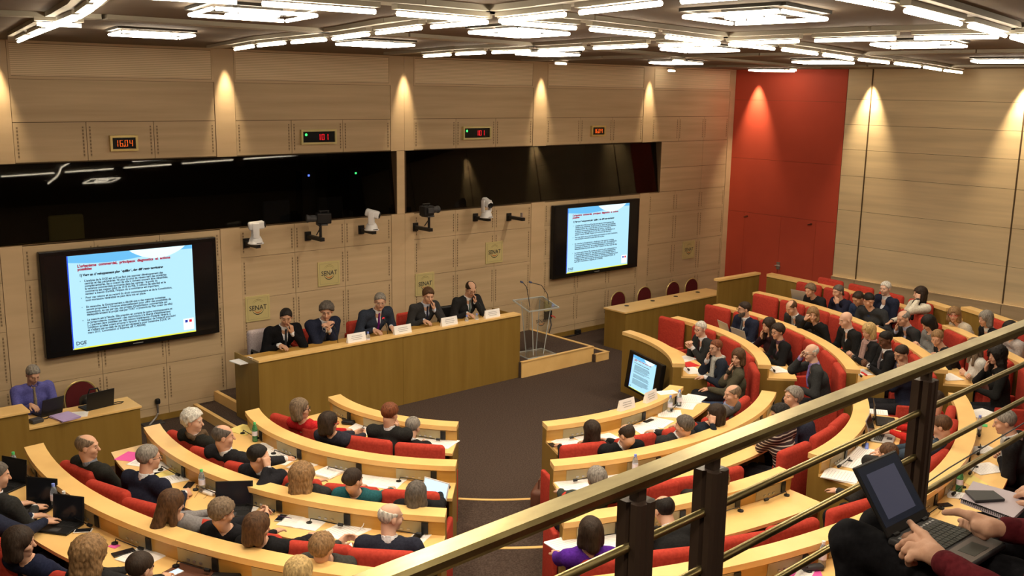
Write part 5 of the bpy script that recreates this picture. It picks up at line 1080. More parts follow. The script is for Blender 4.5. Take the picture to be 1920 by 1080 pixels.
# ------------------------------------------------------------------ things on the desks
def place(u, v, z): p = at(u, v, z); q = p[:2]-CC; return p, math.degrees(math.atan2(q[1], q[0]))
BUSY = []
def stackz(p):
    z = 0
    for q, r, h in BUSY:
        if abs(q[2]-p[2]) < .02 and np.hypot(*(q[:2]-p[:2])) < .5*r: z = max(z, h)
    return z
def clampr(p, k, mn):
    q = p[:2]-CC; th = math.degrees(math.atan2(q[1], q[0])) % 360; th = th+360 if th < 90 else th; r = np.hypot(*q); r0 = tier_r(k, th)
    if k > 0 and r-r0 < mn and r-r0 > -.4: q = q/r*(r0+mn); p = np.array([*(CC+q), p[2]])
    return p
def root_for(name, u, v, k, rot, z=None, r=.12, h=.004):
    zz = (WT(k) if z is None else z)+.001; p, th = place(u, v, zz); p = clampr(p, k, {'laptop': .36, 'paper_sheets': .24}.get(name, .21)) if z is None else p; dz = stackz(p); BUSY.append((p.copy(), r, dz+h))
    t = empty(name, (p[0], p[1], p[2]+dz), math.radians(th+90)+rot); return t
def paper(u, v, k, label, w=.21, d=.297, n=1, rot=0, m='paper', z=None, group='papers on the desks', name='paper_sheets', lines=True):
    h = .0015*n+.001; t = root_for(name, u, v, k, rot, z, max(w, d)*.45, h+.0005); tag(t, label, 'paper' if m == 'paper' else 'folder', group)
    rg = random.Random(u*7+v)
    for i in range(max(1, min(n, 3))):
        hh = h/max(1, min(n, 3)); a = rg.uniform(-.09, .09) if i else 0
        MB().box(-w/2, w/2, -d/2, d/2, hh*i, hh*(i+1)-.0002, Matrix.Rotation(a, 4, 'Z')).build('sheet', M[m], t)
    if lines:
        b = MB()
        for i in range(9):
            y = d/2-.04-i*(d-.07)/9; b.box(-w/2+.025, w/2-.025-rg.random()*.05, y-.0018, y+.0018, h, h+.0004)
        b.build('printed_lines', M['ink'], t)
    return t
def book(u, v, k, label, rot=0, m='paper', w=.32, d=.23, z=None):
    t = root_for('open_notebook', u, v, k, rot, z, .14, .012); tag(t, label, 'notebook')
    for s in (-1, 1):
        b = MB(); xs = [0, .04, .10, w/2]; zs = [.004, .010, .008, .004]
        for i in range(3): 
            x0, x1 = xs[i]*s, xs[i+1]*s; b.add([(x0, -d/2, 0), (x1, -d/2, 0), (x1, d/2, 0), (x0, d/2, 0), (x0, -d/2, zs[i]), (x1, -d/2, zs[i+1]), (x1, d/2, zs[i+1]), (x0, d/2, zs[i])], [(0, 1, 2, 3), (4, 5, 6, 7), (0, 1, 5, 4), (1, 2, 6, 5), (2, 3, 7, 6), (3, 0, 4, 7)])
        b.build('page', M[m], t)
    b = MB()
    for i in range(8): b.box(-w/2+.02, -.03, d/2-.03-i*.022-.002, d/2-.03-i*.022, .0105, .011)
    b.build('handwriting', M['ink'], t)
M['scr'] = mat('screen_lit', (.1, .15, .2), .4, emit=(.42, .62, .80), es=.9); M['scroff'] = mat('screen_dark', (.012, .014, .02), .15)
M['keys'] = mat('keys', (.02, .02, .022), .5); M['silver'] = mat('silver_case', (.45, .45, .45), .4, metal=.4)
def laptop(u, v, k, label, rot=0, lit=False, case='black', open_=1.9, z=None, w=.33):
    t = root_for('laptop', u, v, k, rot, z, .2, .02); tag(t, label, 'laptop', 'laptops on the desks')
    MB().rbox(-w/2, w/2, -.115, .115, 0, .018, .006).build('base', M[case], t)
    b = MB()
    for r in range(5):
        for c_ in range(12): b.box(-w/2+.025+c_*(w-.05)/12+.0015, -w/2+.025+(c_+1)*(w-.05)/12-.0015, .0+r*.018+.001, .0+(r+1)*.018-.001, .018, .0205)
    b.build('keyboard', M['keys'] if case != 'white' else M['paper'], t); MB().box(-.045, .045, -.09, -.035, .018, .0188).build('touchpad', M['darkgrey'] if case != 'white' else M['silver'], t)
    T = Matrix.Translation((0, .113, .016)) @ Matrix.Rotation(math.pi-open_, 4, 'X')      # lid opened
    MB().rbox(-w/2, w/2, .0, .225, -.004, .005, .004, T @ Matrix.Rotation(math.pi, 4, 'Z') @ Matrix.Rotation(math.pi, 4, 'Z')).build('lid', M[case], t)
    s = MB().box(-w/2+.015, w/2-.015, .018, .212, .005, .0062, T).build('display', M['scr'] if lit else M['scroff'], t)
    return t
def bottle(u, v, k, label, m='glassy', cap='bluecap', z=None, h=.22, dz=.0):
    zz = (WT(k) if z is None else z); p = at(u, v, zz+dz)
    if z is None: p = clampr(p, k, .21)
    t = empty('water_bottle', (p[0], p[1], zz+.001)); tag(t, label, 'bottle', 'water bottles')
    pr = [(.026, 0), (.031, .006), (.030, .04), (.031, .08), (.029, .11), (.030, .145), (.020, .18), (.012, .196), (.012, .205)]
    MB().lathe([(r, q*h/.22) for r, q in pr], n=16).build('bottle_body', M[m], t, smooth=True); MB().lathe([(.0315, .07*h/.22), (.0318, .072*h/.22), (.0312, .12*h/.22), (.030, .122*h/.22)], n=16).build('bottle_label', M['label'], t); MB().lathe([(.0145, .196*h/.22), (.0145, h)], n=12).build('cap', M[cap], t)
def phone(u, v, k, label, rot=0, lit=False, z=None, m='black', s=1, tilt=0, dz=0):
    t = root_for('mobile_phone', u, v, k, rot, z, .05, .01); tag(t, label, 'phone', 'mobile phones'); t.rotation_euler[0] = tilt
    MB().rbox(-.036*s, .036*s, -.072*s, .072*s, 0, .009, .004).build('case', M[m], t); MB().box(-.032*s, .032*s, -.062*s, .062*s, .009, .0096).build('display', M['scr'] if lit else M['scroff'], t)
def blob(name, u, v, k, label, cat, size, m, rot=0, z=None):
    t = root_for(name, u, v, k, rot, z, .06, size[2]); o = tag(t, label, cat); x, y, h = size
    MB().rbox(-x/2, x/2, -y/2, y/2, 0, h, min(size)*.45).build('body', M[m], t, smooth=True); return t
P_ = paper
# front left desk
P_(690, 799, 1, 'white papers before the person with the white ear cable', w=.3, n=6, rot=.2); P_(765, 806, 1, 'white paper between the two black suits at the front left desk', rot=-.1)
P_(806, 822, 1, 'white papers beside the aisle end person of the front left desk', w=.28, n=3, rot=.1); P_(838, 827, 1, 'outermost white papers hanging over the aisle end of the front left desk', n=4, rot=-.3)
blob('pouch', 659, 793, 1, 'small black pouch on the front left desk beside the white papers', 'pouch', (.16, .09, .05), 'black', .4); phone(664, 822, 1, 'lit phone held before the dark top person at the front left desk', lit=True, rot=.6)
# second left desk
P_(466, 804, 2, 'yellow folder at the far end of the second left desk', w=.30, d=.26, m='yellow', rot=.2, n=3, lines=False, group=None, name='folder'); bottle(502, 820, 2, 'green bottle with green cap on the second left desk', 'greenglass', 'greencap')
P_(523, 830, 2, 'white paper under the outstretched hand, second left desk', rot=.3, n=3); P_(533, 843, 2, 'white papers in front of the outstretched hand, second left desk', w=.26, n=2, rot=-.4)
P_(544, 857, 2, 'white paper beside the cheek on hand person, second left desk', rot=.1); P_(591, 861, 2, 'white paper above the light brown curls, second left desk', rot=-.2, n=2)
P_(627, 881, 2, 'thick pile of red printed papers left of the teal top', w=.23, n=14, rot=-.2); P_(694, 893, 2, 'white papers right of the teal top, left sheet pile', w=.27, d=.34, n=3, rot=.1); P_(735, 898, 2, 'white papers between teal top and white laptop, right sheet pile', w=.27, d=.34, n=4, rot=-.1)
laptop(797, 955, 2, 'white laptop with lit screen at the aisle end of the second left desk', lit=True, case='white', rot=-.5, w=.30); blob('computer_mouse', 838, 914, 2, 'dark blue computer mouse at the aisle end of the second left desk', 'mouse', (.06, .10, .035), 'black', .3)
# third left desk
P_(243, 856, 3, 'pink folder at the far end of the third left desk', w=.20, d=.24, m='pink', rot=.5, lines=False, name='folder', group=None); P_(262, 866, 3, 'white paper on the pink folder', rot=.4, d=.22, w=.16); P_(322, 869, 3, 'white paper beyond the navy jacket, third left desk', rot=.2)
P_(322, 889, 3, 'yellow folder beside the writing hand in navy', w=.22, d=.30, m='yellow', rot=-.5, lines=False, name='folder', group=None); P_(350, 889, 3, 'white paper under the writing hand in navy', rot=-.4, n=2)
phone(371, 903, 3, 'black phone beside the water bottle, third left desk', rot=.5); bottle(391, 916, 3, 'clear bottle with green cap beside the spectacles', 'glassy', 'greencap')
t = root_for('spectacles', 388, 923, 3, .3, None, .05, .02); tag(t, 'folded spectacles lying on the third left desk below the bottle', 'glasses')
g = MB(); 
for sx in (-1, 1): g.tube([(sx*.033+.024*math.cos(a), .0, .022+.018*math.sin(a)) for a in np.linspace(0, 2*math.pi, 12)], .0018, 4)
g.tube([(-.009, 0, .024), (.009, 0, .024)], .0018, 4); g.build('front', M['black'], t); MB().tube([(-.057, 0, .026), (-.05, -.11, .004), (-.045, -.13, .003)], .0018, 4).build('temple', M['black'], t); MB().tube([(.057, 0, .026), (.05, -.11, .004), (.045, -.13, .003)], .0018, 4).build('temple', M['black'], t)
blob('white_box', 415, 916, 3, 'small white box beside the spectacles', 'box', (.13, .07, .035), 'paper', -.1)
laptop(466, 943, 3, 'open black laptop at the middle of the third left desk', rot=.5, open_=1.8); P_(483, 947, 3, 'white paper tucked beside the open black laptop', d=.16, w=.12, rot=.2); blob('computer_mouse', 516, 951, 3, 'black computer mouse beside the open black laptop', 'mouse', (.06, .10, .035), 'black', .2)
phone(527, 972, 3, 'phone with metal rim left of the open notebook, third left desk', rot=.1, m='silver'); book(568, 979, 3, 'open white notebook on the third left desk', rot=-.05, w=.38, d=.26); P_(652, 991, 3, 'white printed sheet on the third left desk near the charging cable', w=.30, d=.32, rot=-.5, n=2)
P_(787, 1000, 3, 'white sheet under a black phone at the aisle end of the third left desk', w=.15, d=.24, rot=-.3); phone(787, 994, 3, 'black phone on the white sheet at the aisle end', rot=-.2)
t = root_for('charging_cable', 697, 975, 3, 0, None, .03, .01); tag(t, 'white charging cable plugged into the third left desk', 'cable'); MB().tube([(.0, .16, .10), (-.01, .12, .09), (-.02, .05, .03), (-.06, -.05, .004), (-.13, -.12, .004), (-.18, -.14, .004)], .004, 6).build('cord', M['white'], t); MB().rbox(-.02, .02, .14, .18, .085, .125, .01).build('plug', M['white'], t)
t = root_for('pen', 550, 958, 3, 1.5, None, .02, .01); tag(t, 'dark violet pen above the open notebook', 'pen'); MB().tube([(0, -.07, .006), (0, .07, .006)], .005, 8).build('barrel', cm('violet', (.12, .05, .16)), t)
phone(352, 972, 3, 'lit phone in the hands of the person in light grey top', lit=True, rot=.3, z=WT(3)+.04); book(632, 1030, 3, 'open booklet held by the person in dark patterned top', rot=.3, w=.24, d=.2, z=WT(3)+.04)
# nearest left desk
laptop(8, 914, 4, 'open black laptop at the left edge beside the green capped bottle', rot=.35, open_=1.68, w=.30); laptop(93, 945, 4, 'open black laptop under the typing hands in navy sleeves', rot=.45, open_=1.68, w=.30); laptop(150, 975, 4, 'open black laptop below the two water bottles', rot=.30, open_=1.68, w=.30)
bottle(28, 889, 4, 'clear bottle with green cap at the left edge', 'glassy', 'greencap'); bottle(126, 943, 4, 'clear bottle with blue cap, rear one of two on the nearest left desk'); bottle(133, 962, 4, 'clear bottle with white cap, front one of two on the nearest left desk', cap='white')
phone(156, 996, 4, 'white phone beside the lowest open black laptop', rot=-.9, m='white'); blob('computer_mouse', 66, 919, 4, 'black computer mouse beside the typing hands', 'mouse', (.06, .1, .03), 'black'); phone(232, 1037, 4, 'large black phone left of the white notebook', rot=-.5, s=1.2); book(263, 1046, 4, 'open white notebook under a writing hand, nearest left desk', rot=-.1, w=.30, d=.24)
P_(214, 1024, 4, 'small pink note on the nearest left desk', w=.08, d=.06, m='pink', lines=False, group=None, name='sticky_note'); phone(325, 1076, 4, 'lit pale blue phone at the bottom edge', lit=True, rot=-.3, m='white')
P_(385, 1063, 4, 'brown leather desk mat near the bottom edge', w=.46, d=.30, m='brown', rot=-.2, lines=False, group=None, name='leather_folder'); blob('black_pouch', 440, 1072, 4, 'black pouch on the leather mat at the bottom edge', 'pouch', (.22, .09, .04), 'black', .2)
# front right desk
P_(1063, 829, 1, 'white form with blue heading at the aisle end of the front right desk', w=.24, d=.28, rot=.5, n=3); phone(1036, 835, 1, 'small black phone at the aisle end of the front right desk', rot=.1, s=.9); P_(1098, 822, 1, 'white paper beside the long dark hair, front right desk', rot=.1); P_(1137, 823, 1, 'white papers between long hair and writing person', w=.3, n=3)
P_(1212, 805, 1, 'white printed papers right of the writing person', w=.30, d=.33, n=5, rot=-.3); P_(1232, 793, 1, 'white papers piled in the middle of the front right desk', w=.32, n=7, rot=.2); P_(1249, 775, 1, 'opened white brochure near the blue capped bottles', w=.3, n=6, rot=.5)
P_(1262, 757, 1, 'white pages below the red printed stack', w=.28, n=3, rot=.1); P_(1278, 748, 1, 'red edged stack of papers at the far end of front right desk', w=.3, d=.3, n=10, rot=.3); P_(1300, 748, 1, 'white sheets at the farthest end of the front right desk', w=.34, d=.26, n=4, rot=-.2)
bottle(1246, 771, 1, 'clear bottle on the front right desk, nearer one of two'); bottle(1260, 760, 1, 'clear bottle on the front right desk, farther one of two'); blob('black_device', 1206, 788, 1, 'small flat black device on the front right desk', 'device', (.16, .06, .02), 'black')
P_(1250, 736, 1, 'white sheet lying on the ledge of the front right desk', w=.15, d=.26, z=LZ(1), rot=.9, n=2)
# name cards on the ledge
def name_card(p, rz, label, w=.30, h=.12, group='white name cards'):
    t = empty('name_card', p, rz); tag(t, label, 'name card', group); b = MB()
    b.add([(-w/2, -.03, 0), (w/2, -.03, 0), (w/2, 0, h), (-w/2, 0, h), (-w/2, .03, 0), (w/2, .03, 0), (w/2, .002, h), (-w/2, .002, h)], [(0, 1, 2, 3), (5, 4, 7, 6), (3, 2, 6, 7), (0, 3, 7, 4), (1, 5, 6, 2)]); b.build('card', M['paper'], t)
    g = MB()
    for i, (a, b_) in enumerate(((.55, .85), (.62, .7), (.5, .6))):
        z = h*(.66-.2*i); y0 = -.03+.03*z/h-.0012; g.add([(-w*a/2, y0, z), (w*a/2, y0, z), (w*a/2, y0+.002, z+.010), (-w*a/2, y0+.002, z+.010)], [(0, 1, 2, 3)])
    g.build('blurred_print', M['ink'], t)
for u, v, lab in ((1177, 768, 'white name card on the front right desk ledge, left one'), (1217, 751, 'white name card on the front right desk ledge, beside the floor monitor')):
    p, th = place(u, v, LZ(1)); r_ = tier_r(1, th % 360); q = pol(th, r_+.07, LZ(1)+.001); name_card(q, math.radians(th-90)+math.pi, lab, .27, .13)
for u, v, lab in ((670, 641, 'left of the purple tie'), (752, 624, 'right of the purple tie'), (838, 608, 'beside the fist at mouth person'), (920, 594, 'at the right end of the dais')):
    p = at(u, v, 1.106); name_card((p[0], -1.52, 1.106), 0, 'white name card on the dais ledge, '+lab, .31, .13)
bottle(875, 600, 0, 'small blue capped bottle on the dais, left one of two', z=1.0, dz=.12, h=.2); bottle(894, 597, 0, 'small blue capped bottle on the dais, right one of two', z=1.0, dz=.12, h=.2); bottle(690, 632, 0, 'blue capped bottle behind the leftmost dais name card', z=1.0, dz=.14)
p = at(472, 684, 1.0); t = empty('paper_sheets', (-3.50, -1.15, 1.001), .1); tag(t, 'white papers hanging over the left end of the dais', 'paper'); MB().box(-.20, .12, -.14, .14, 0, .01).build('sheet', M['paper'], t); MB().rbox(-.02, .05, -.05, .05, .01, .035, .01).build('clip', M['brown'], t)
for u, v, lab, red in ((727, 630, 'gooseneck microphone with red light before the purple tie', True), (634, 652, 'gooseneck microphone before the clasped hands', False), (905, 606, 'thin gooseneck microphone near the right dais bottles', False)):
    p = aty(u, v, -1.30); t = empty('table_microphone', (p[0], -1.30, 1.001)); tag(t, lab, 'microphone'); MB().rbox(-.04, .04, -.05, .05, 0, .03, .01).build('base', M['black'], t); MB().tube([(0, 0, .02), (.01, .03, .15), (-.0, .08, .26)], .006, 6).build('stem', M['black'], t)
    MB().tube([(0, .08, .26), (0, .11, .29)], .014, 8).build('head', M['black'], t)
    if red: MB().tube([(0, .108, .288), (0, .118, .298)], .016, 8).build('indicator_ring', ledr, t)
# dais chairs
for i, (u, v, lab) in enumerate(((575, 636, 'behind the person with clasped hands'), (670, 612, 'behind the purple tie'), (765, 606, 'behind the fist at mouth person'), (840, 596, 'black one at the right end of the dais'), (481, 655, 'draped with a pale jacket at the left end of the dais'))):
    p = aty(u, v, -.42); x = PEOPLE[[1, 2, 3, 4, 0][i]][2][0]-.06; t = empty('office_chair', (x, -.60, .271), math.pi); tag(t, 'office chair '+lab if i > 2 else 'red upholstered office chair '+lab, 'chair')
    MB().rbox(-.21, .21, -.26, -.18, .45, .84, .06).build('backrest', M['seat'] if i < 3 else (M['black'] if i == 3 else M['chairred']), t, smooth=True); MB().rbox(-.24, .24, -.2, .25, .38, .46, .04).build('seat', M['seat'] if i < 3 else M['black'], t, smooth=True); MB().lathe([(.22, 0), (.22, .03), (.04, .06), (.03, .38)], n=10).build('pedestal', M['black'], t)
    for s in (-1, 1): MB().tube([(s*.26, -.18, .46), (s*.27, -.15, .66), (s*.27, .12, .66), (s*.26, .15, .44)], .02, 6).build('armrest', M['seat'] if i < 3 else M['black'], t)
    if i == 4:
        j = tag(MB().rbox(x-.30, x+.24, -.45, -.32, .72, 1.22, .05).build('draped_jacket', cloth((.42, .36, .38)), None, smooth=True), 'pale pinkish grey jacket draped over the leftmost dais chair', 'jacket')
# operator desk things
def tbl(u, v, z): return at(u, v, z)
def free(nm, u, v, z, rz, label, cat): p = at(u, v, z); t = empty(nm, p, rz); tag(t, label, cat); return t
t = laptop(180, 762, 0, 'open black laptop at the right of the operator desk, back towards the hall', z=.72, open_=1.75, w=.36); t.rotation_euler[2] = math.pi+.15
t = laptop(88, 775, 0, 'small dark laptop before the person in purple shirt', z=.72, open_=1.85, w=.28); t.rotation_euler[2] = math.pi+.25
o = P_(122, 783, 0, 'lilac folder pile on the operator desk', w=.24, d=.30, m='lilac', n=14, z=.72, lines=False, group=None, name='folder_pile'); o.rotation_euler[2] = .2
o = P_(148, 777, 0, 'white paper beside the lilac folders', z=.72, d=.22); o.rotation_euler[2] = -.4
t = free('adapter_box', 68, 792, .721, .2, 'grey adapter box with a cable on the operator desk', 'device'); MB().rbox(-.07, .07, -.06, .06, 0, .05, .015).build('housing', M['darkgrey'], t); MB().tube([(.07, 0, .02), (.15, .02, .01), (.2, .08, .006)], .006, 5).build('cable', M['black'], t)
t = free('cable', 225, 757, .721, 0, 'black cable lying on the operator desk beside the laptop', 'cable'); MB().tube([(-.10, .05, .006), (0, .08, .006), (.06, .04, .006), (.02, 0, .006), (-.08, .0, .006)], .006, 6).build('cord', M['black'], t)
t = empty('black_bag', (-5.42, -.62, .50)); tag(t, 'black bag on the gilt chair behind the operator desk', 'bag'); MB().rbox(-.18, .18, -.12, .12, 0, .26, .08).build('body', M['black'], t, smooth=True); MB().tube([(-.08, 0, .25), (-.05, 0, .33), (.05, 0, .33), (.08, 0, .25)], .012, 6).build('handle', M['black'], t)
# metal holder between operator desk and front
p = at(290, 790, .1); t = empty('metal_stand', (p[0]+.1, p[1]+.25, 0)); tag(t, 'small bent metal stand on the floor right of the operator desk', 'stand'); MB().tube([(-.12, -.1, .01), (-.02, -.1, .10), (.05, 0, .12), (.05, .0, .28)], .015, 8).build('bent_tube', M['steel'], t); MB().rbox(.02, .09, -.03, .03, .26, .34, .02).build('holder', M['black'], t); MB().rbox(-.2, .1, -.14, .04, 0.001, .015, .006).build('foot', M['darkgrey'], t)
# floor monitor
t = empty('floor_monitor', (1.36, -4.22, 0), math.radians(-108)); tag(t, 'tilted flat monitor on a floor stand, facing the dais, in front of the right desks', 'monitor')
TT = Matrix.Translation((0, 0, .60)) @ Matrix.Rotation(-.14, 4, 'X')
MB().rbox(-.47, .47, -.04, .04, -.29, .29, .015, TT).build('bezel', M['tvblack'], t); MB().rbox(-.08, .08, .03, .09, -.15, .1, .02, TT).build('mount', M['darkgrey'], t)
MB().tube([(0, .06, .01), (0, .06, .50)], .035, 10).build('column', M['black'], t); MB().rbox(-.33, .33, -.42, .20, .002, .03, .012).build('base', M['black'], t)
s3 = copy_tree(SL, t); s3.scale = (.66/SLW[0], 1, .50/SLW[1]); s3.matrix_parent_inverse = Matrix(); s3.location = TT @ Vector((-.33, -.042, -.25)); s3.rotation_euler = (-.14, 0, 0)
# second right desk
P_(1068, 903, 2, 'white papers left of the grey haired head above the rail', w=.3, n=3, rot=.1); P_(1097, 905, 2, 'white paper with yellow tab above the brass rail', n=2, rot=-.3); P_(1152, 899, 2, 'white papers right of the grey haired head above the rail', w=.34, n=3, rot=.1)
phone(1171, 889, 2, 'black phone beside the bottle, second right desk', rot=.6); bottle(1187, 888, 2, 'clear bottle with violet cap on the second right desk'); blob('black_case', 1222, 877, 2, 'black case on the second right desk right of the bottle', 'case', (.18, .10, .03), 'black', .5); P_(1407, 813, 2, 'white paper beside the person in striped top', rot=.4, n=3)
# third right desk
P_(1065, 1005, 3, 'large white pad left of the purple top', w=.36, d=.34, n=8, rot=.4); P_(1143, 1001, 3, 'white sheet right of the purple top', w=.24, n=3, rot=-.4); P_(1283, 969, 3, 'white sheets before the person between the posts', w=.3, n=3); 
P_(1577, 893, 3, 'white papers at the near corner of the gap desk, lowest pile', w=.30, d=.34, n=10, rot=.3); P_(1598, 868, 3, 'middle pile of white papers on the gap desk', w=.34, d=.30, n=5, rot=.2); P_(1622, 851, 3, 'upper pile of white papers on the gap desk', w=.34, d=.26, n=5, rot=.1); blob('marker', 1625, 839, 3, 'blue and white marker case on the gap desk', 'marker', (.17, .04, .03), 'bluecap', .3)
laptop(1650, 822, 3, 'grey laptop before the jeans person', case='silver', rot=.1); laptop(1660, 792, 3, 'dark laptop before the red sleeved person', rot=.2, open_=1.7); P_(1640, 772, 3, 'white sheet at the far end of the gap desk', rot=.1)
# fourth right desk
P_(1838, 776, 4, 'white document pile at the far end of the fourth right desk', w=.24, d=.34, n=8, rot=.8); blob('green_card', 1846, 798, 4, 'dark green card on the fourth right desk', 'card', (.10, .06, .006), 'greencap'); bottle(1829, 814, 4, 'clear bottle on the fourth right desk under the rail'); P_(1822, 840, 4, 'white sheet before the person in pale grey scarf', n=3, rot=.7)
P_(1846, 879, 4, 'printed white document near the pale grey scarf', w=.25, d=.34, n=4, rot=1.0); P_(1819, 900, 4, 'pale yellow sheet beside the green bottle', m='yellow', w=.26, d=.2, lines=False, rot=.9); bottle(1783, 917, 4, 'green bottle with white cap on the fourth right desk', 'greenglass', 'white'); P_(1788, 927, 4, 'small loose white notes beside the green bottle', w=.16, d=.2, n=5, rot=.5); P_(1801, 920, 4, 'narrow yellow strip near the loose notes', w=.05, d=.2, m='yellow', lines=False, rot=1.2, name='strip'); phone(1759, 944, 4, 'black phone with earphones on white card, fourth right desk', rot=1.1)
P_(1500, 1068, 4, 'pink folder near the bottom edge of the fourth right desk', w=.26, d=.34, m='pink', rot=-.5, lines=False, group=None, name='folder'); P_(1486, 1064, 4, 'white sheet on the pink folder near the bottom edge', w=.12, d=.26, rot=-.9); blob('spectacle_case', 1516, 1064, 4, 'dark spectacle case on the pink folder', 'case', (.18, .07, .045), 'darkgrey', -.2); bottle(1529, 1056, 4, 'clear bottle with white cap above the pink folder', cap='white')
# far block
P_(1285, 673, 1, 'white folder with phone before the white haired person', w=.24, n=3, rot=.4); P_(1292, 684, 1, 'bright red booklet on the far front desk', w=.24, d=.22, m='redcard', rot=.3, n=3, lines=False, group=None, name='booklet'); P_(1297, 695, 1, 'white sheets at the near end of the far front desk', w=.34, d=.22, n=3, rot=.1); P_(1331, 705, 1, 'white sheet on red folder held over the khaki lap', z=WT(1), rot=.3, n=4)
P_(1457, 694, 2, 'white pad before the person in grey suit', w=.30, d=.22, n=8, rot=.2); laptop(1372, 628, 2, 'silver laptop before the bearded person', case='silver', rot=-.2); laptop(1398, 641, 2, 'thin silver laptop before the long haired person', case='silver', rot=.1); P_(1430, 668, 2, 'small white papers before the black blazer', rot=.2)
P_(1612, 698, 3, 'white sheets at the near end of the third far desk', w=.30, d=.26, n=3, rot=.2); blob('red_pen_case', 1620, 702, 3, 'small red case at the near end of the third far desk', 'case', (.16, .03, .02), 'redcard', .2); P_(1560, 655, 3, 'white card before the shaved head person', w=.12, d=.16)
P_(1779, 707, 4, 'white paper pile at the near end of the fourth far desk', w=.32, d=.24, n=4, rot=.3); P_(1718, 657, 4, 'white papers before the person touching the nose', w=.2, rot=.2); laptop(1507, 566, 4, 'silver laptop before the fair haired person, fourth far desk', case='silver', rot=.1); P_(1600, 600, 4, 'white sheet between blue suit and charcoal sweater', w=.24, d=.3, rot=.2, z=WT(4)+.02)
P_(1905, 672, 5, 'white paper on the fifth far desk at the right edge', w=.24, rot=.2); bottle(1807, 634, 5, 'clear bottle before the cream sweater', cap='white')
# bag by the aisle and leather bag
p = at(1012, 950, .15); t = empty('handbag', (p[0], p[1], FZ(2)+.001), .6); tag(t, 'brown leather handbag standing on the aisle step', 'bag'); MB().rbox(-.18, .18, -.08, .08, 0, .24, .05).build('body', M['brown'], t, smooth=True); MB().tube([(-.1, 0, .22), (-.07, 0, .33), (.07, 0, .33), (.1, 0, .22)], .01, 6).build('handle', M['brown'], t); MB().box(-.02, .02, -.088, -.08, .15, .19).build('clasp', M['goldframe'], t)
# ------------------------------------------------------------------ seat labels
for i, (o, k, th, p) in enumerate(SEATS):
    best = min(PEOPLE, key=lambda q: (q[2][0]-p[0])**2+(q[2][1]-p[1])**2+(0 if abs(q[3]-FZ(k)) < .01 else 9)); d = math.hypot(best[2][0]-p[0], best[2][1]-p[1])
    side = 'left' if 180 <= th < 232 else 'right' if th < 300 else 'far'
    rown = {('left', 1): 'front left desk', ('left', 2): 'second left desk', ('left', 3): 'third left desk', ('left', 4): 'nearest left desk'}.get((side, k)) or {('right', 1): 'front right desk', ('right', 2): 'second right desk', ('right', 3): 'third right desk', ('right', 4): 'fourth right desk'}.get((side, k)) or '%s far desk' % ordn[k-1]
    same = sorted([s for s in SEATS if s[1] == k and ('left' if 180 <= s[2] < 232 else 'right' if s[2] < 300 else 'far') == side], key=lambda s: s[2]); n_ = [s[0] for s in same].index(o)
    if side == 'left': same = same[::1]
    who = ' under the '+best[1] if d < .33 else ''
    lab = 'red armchair behind the %s, %s from its left end' % (rown, ordn[n_] if side == 'left' or side == 'right' else ordn[len(same)-1-n_])
    if side == 'right': lab = 'red armchair behind the %s, %s from the aisle' % (rown, ordn[n_])
    if side == 'far': lab = 'red armchair behind the %s, %s from the screen wall' % (rown, ordn[len(same)-1-n_])
    tag(o, lab, 'chair', 'red armchairs of the hemicycle')
# ------------------------------------------------------------------ balcony: floor, rail
RY = CP[1]+1.76; BF = 2.78; RB = .035; RO = np.array([-7.2, -11.80])      # the rail runs almost parallel to the screen wall
bf = MB().box(XL+.01, XR-.01, YB+.01, RY-.02, BF-.25, BF); struct(bf.build('floor_balcony', M['carpet']))
RD = np.array([math.cos(RB), math.sin(RB)]); RN = np.array([-RD[1], RD[0]])
def onrail(u, v):      # (distance along the rail, height) of the point seen at u, v on the rail's vertical plane
    d = ray(u, v); t_ = ((RO-CP[:2])@RN)/(d[:2]@RN); q = CP+t_*d; return float((q[:2]-RO)@RD), float(q[2])
def rz_(u, v): return onrail(u, v)[1]
zr = (rz_(750, 1075)+rz_(1195, 925)+rz_(1735, 690)+rz_(1920, 605))/4+.008
zb2 = (rz_(1460, 893)+rz_(1835, 718)+rz_(1100, 1068)+rz_(1275, 985))/4; zb3 = (rz_(1707, 858)+rz_(1920, 742)+rz_(1420, 1026))/3
PX = [RO[0]+onrail(u, v)[0] for u, v in ((1195, 952), (1335, 890), (1737, 705))]
t = empty('balcony_railing', (RO[0]+(PX[1]-RO[0])*RD[0], RO[1]+(PX[1]-RO[0])*RD[1], BF), RB); tag(t, 'brass balcony railing with dark posts crossing the lower right foreground', 'railing')
x0, x1 = -12.5-PX[1], 2.0-PX[1]
def LZB(z): return z-BF
r_ = MB(); w_, h_ = .036, .021
prof = [(-w_, -h_*.4), (-w_*.8, -h_), (w_*.8, -h_), (w_, -h_*.4), (w_, h_*.4), (w_*.8, h_), (-w_*.8, h_), (-w_, h_*.4)]; nn = len(prof)
r_.v = [(x, y, LZB(zr)+z) for x in (x0, x1) for y, z in prof]; r_.f = [(i, (i+1) % nn, nn+(i+1) % nn, nn+i) for i in range(nn)]+[tuple(range(nn))[::-1], tuple(range(nn, 2*nn))]; r_.m = [0]*len(r_.f); r_.build('handrail', M['brass'], t)
for i, z in enumerate((zb2, zb3, 2*zb3-zb2)): MB().tube([(x0, 0, LZB(z)), (x1, 0, LZB(z))], .0135, 16).build('rail_bar', M['brass'], t, smooth=True)
cz = [(RO[0]+onrail(u, v)[0]-PX[1], 0.0, onrail(u, v)[1]-BF) for u, v in ((1473, 1080), (1543, 1036), (1660, 958), (1780, 877), (1920, 793))]
MB().tube([(x0, .0, cz[0][2]-.02)]+cz+[(x1, .0, cz[-1][2]+.03)], .0032, 6).build('wire', M['darkgrey'], t)
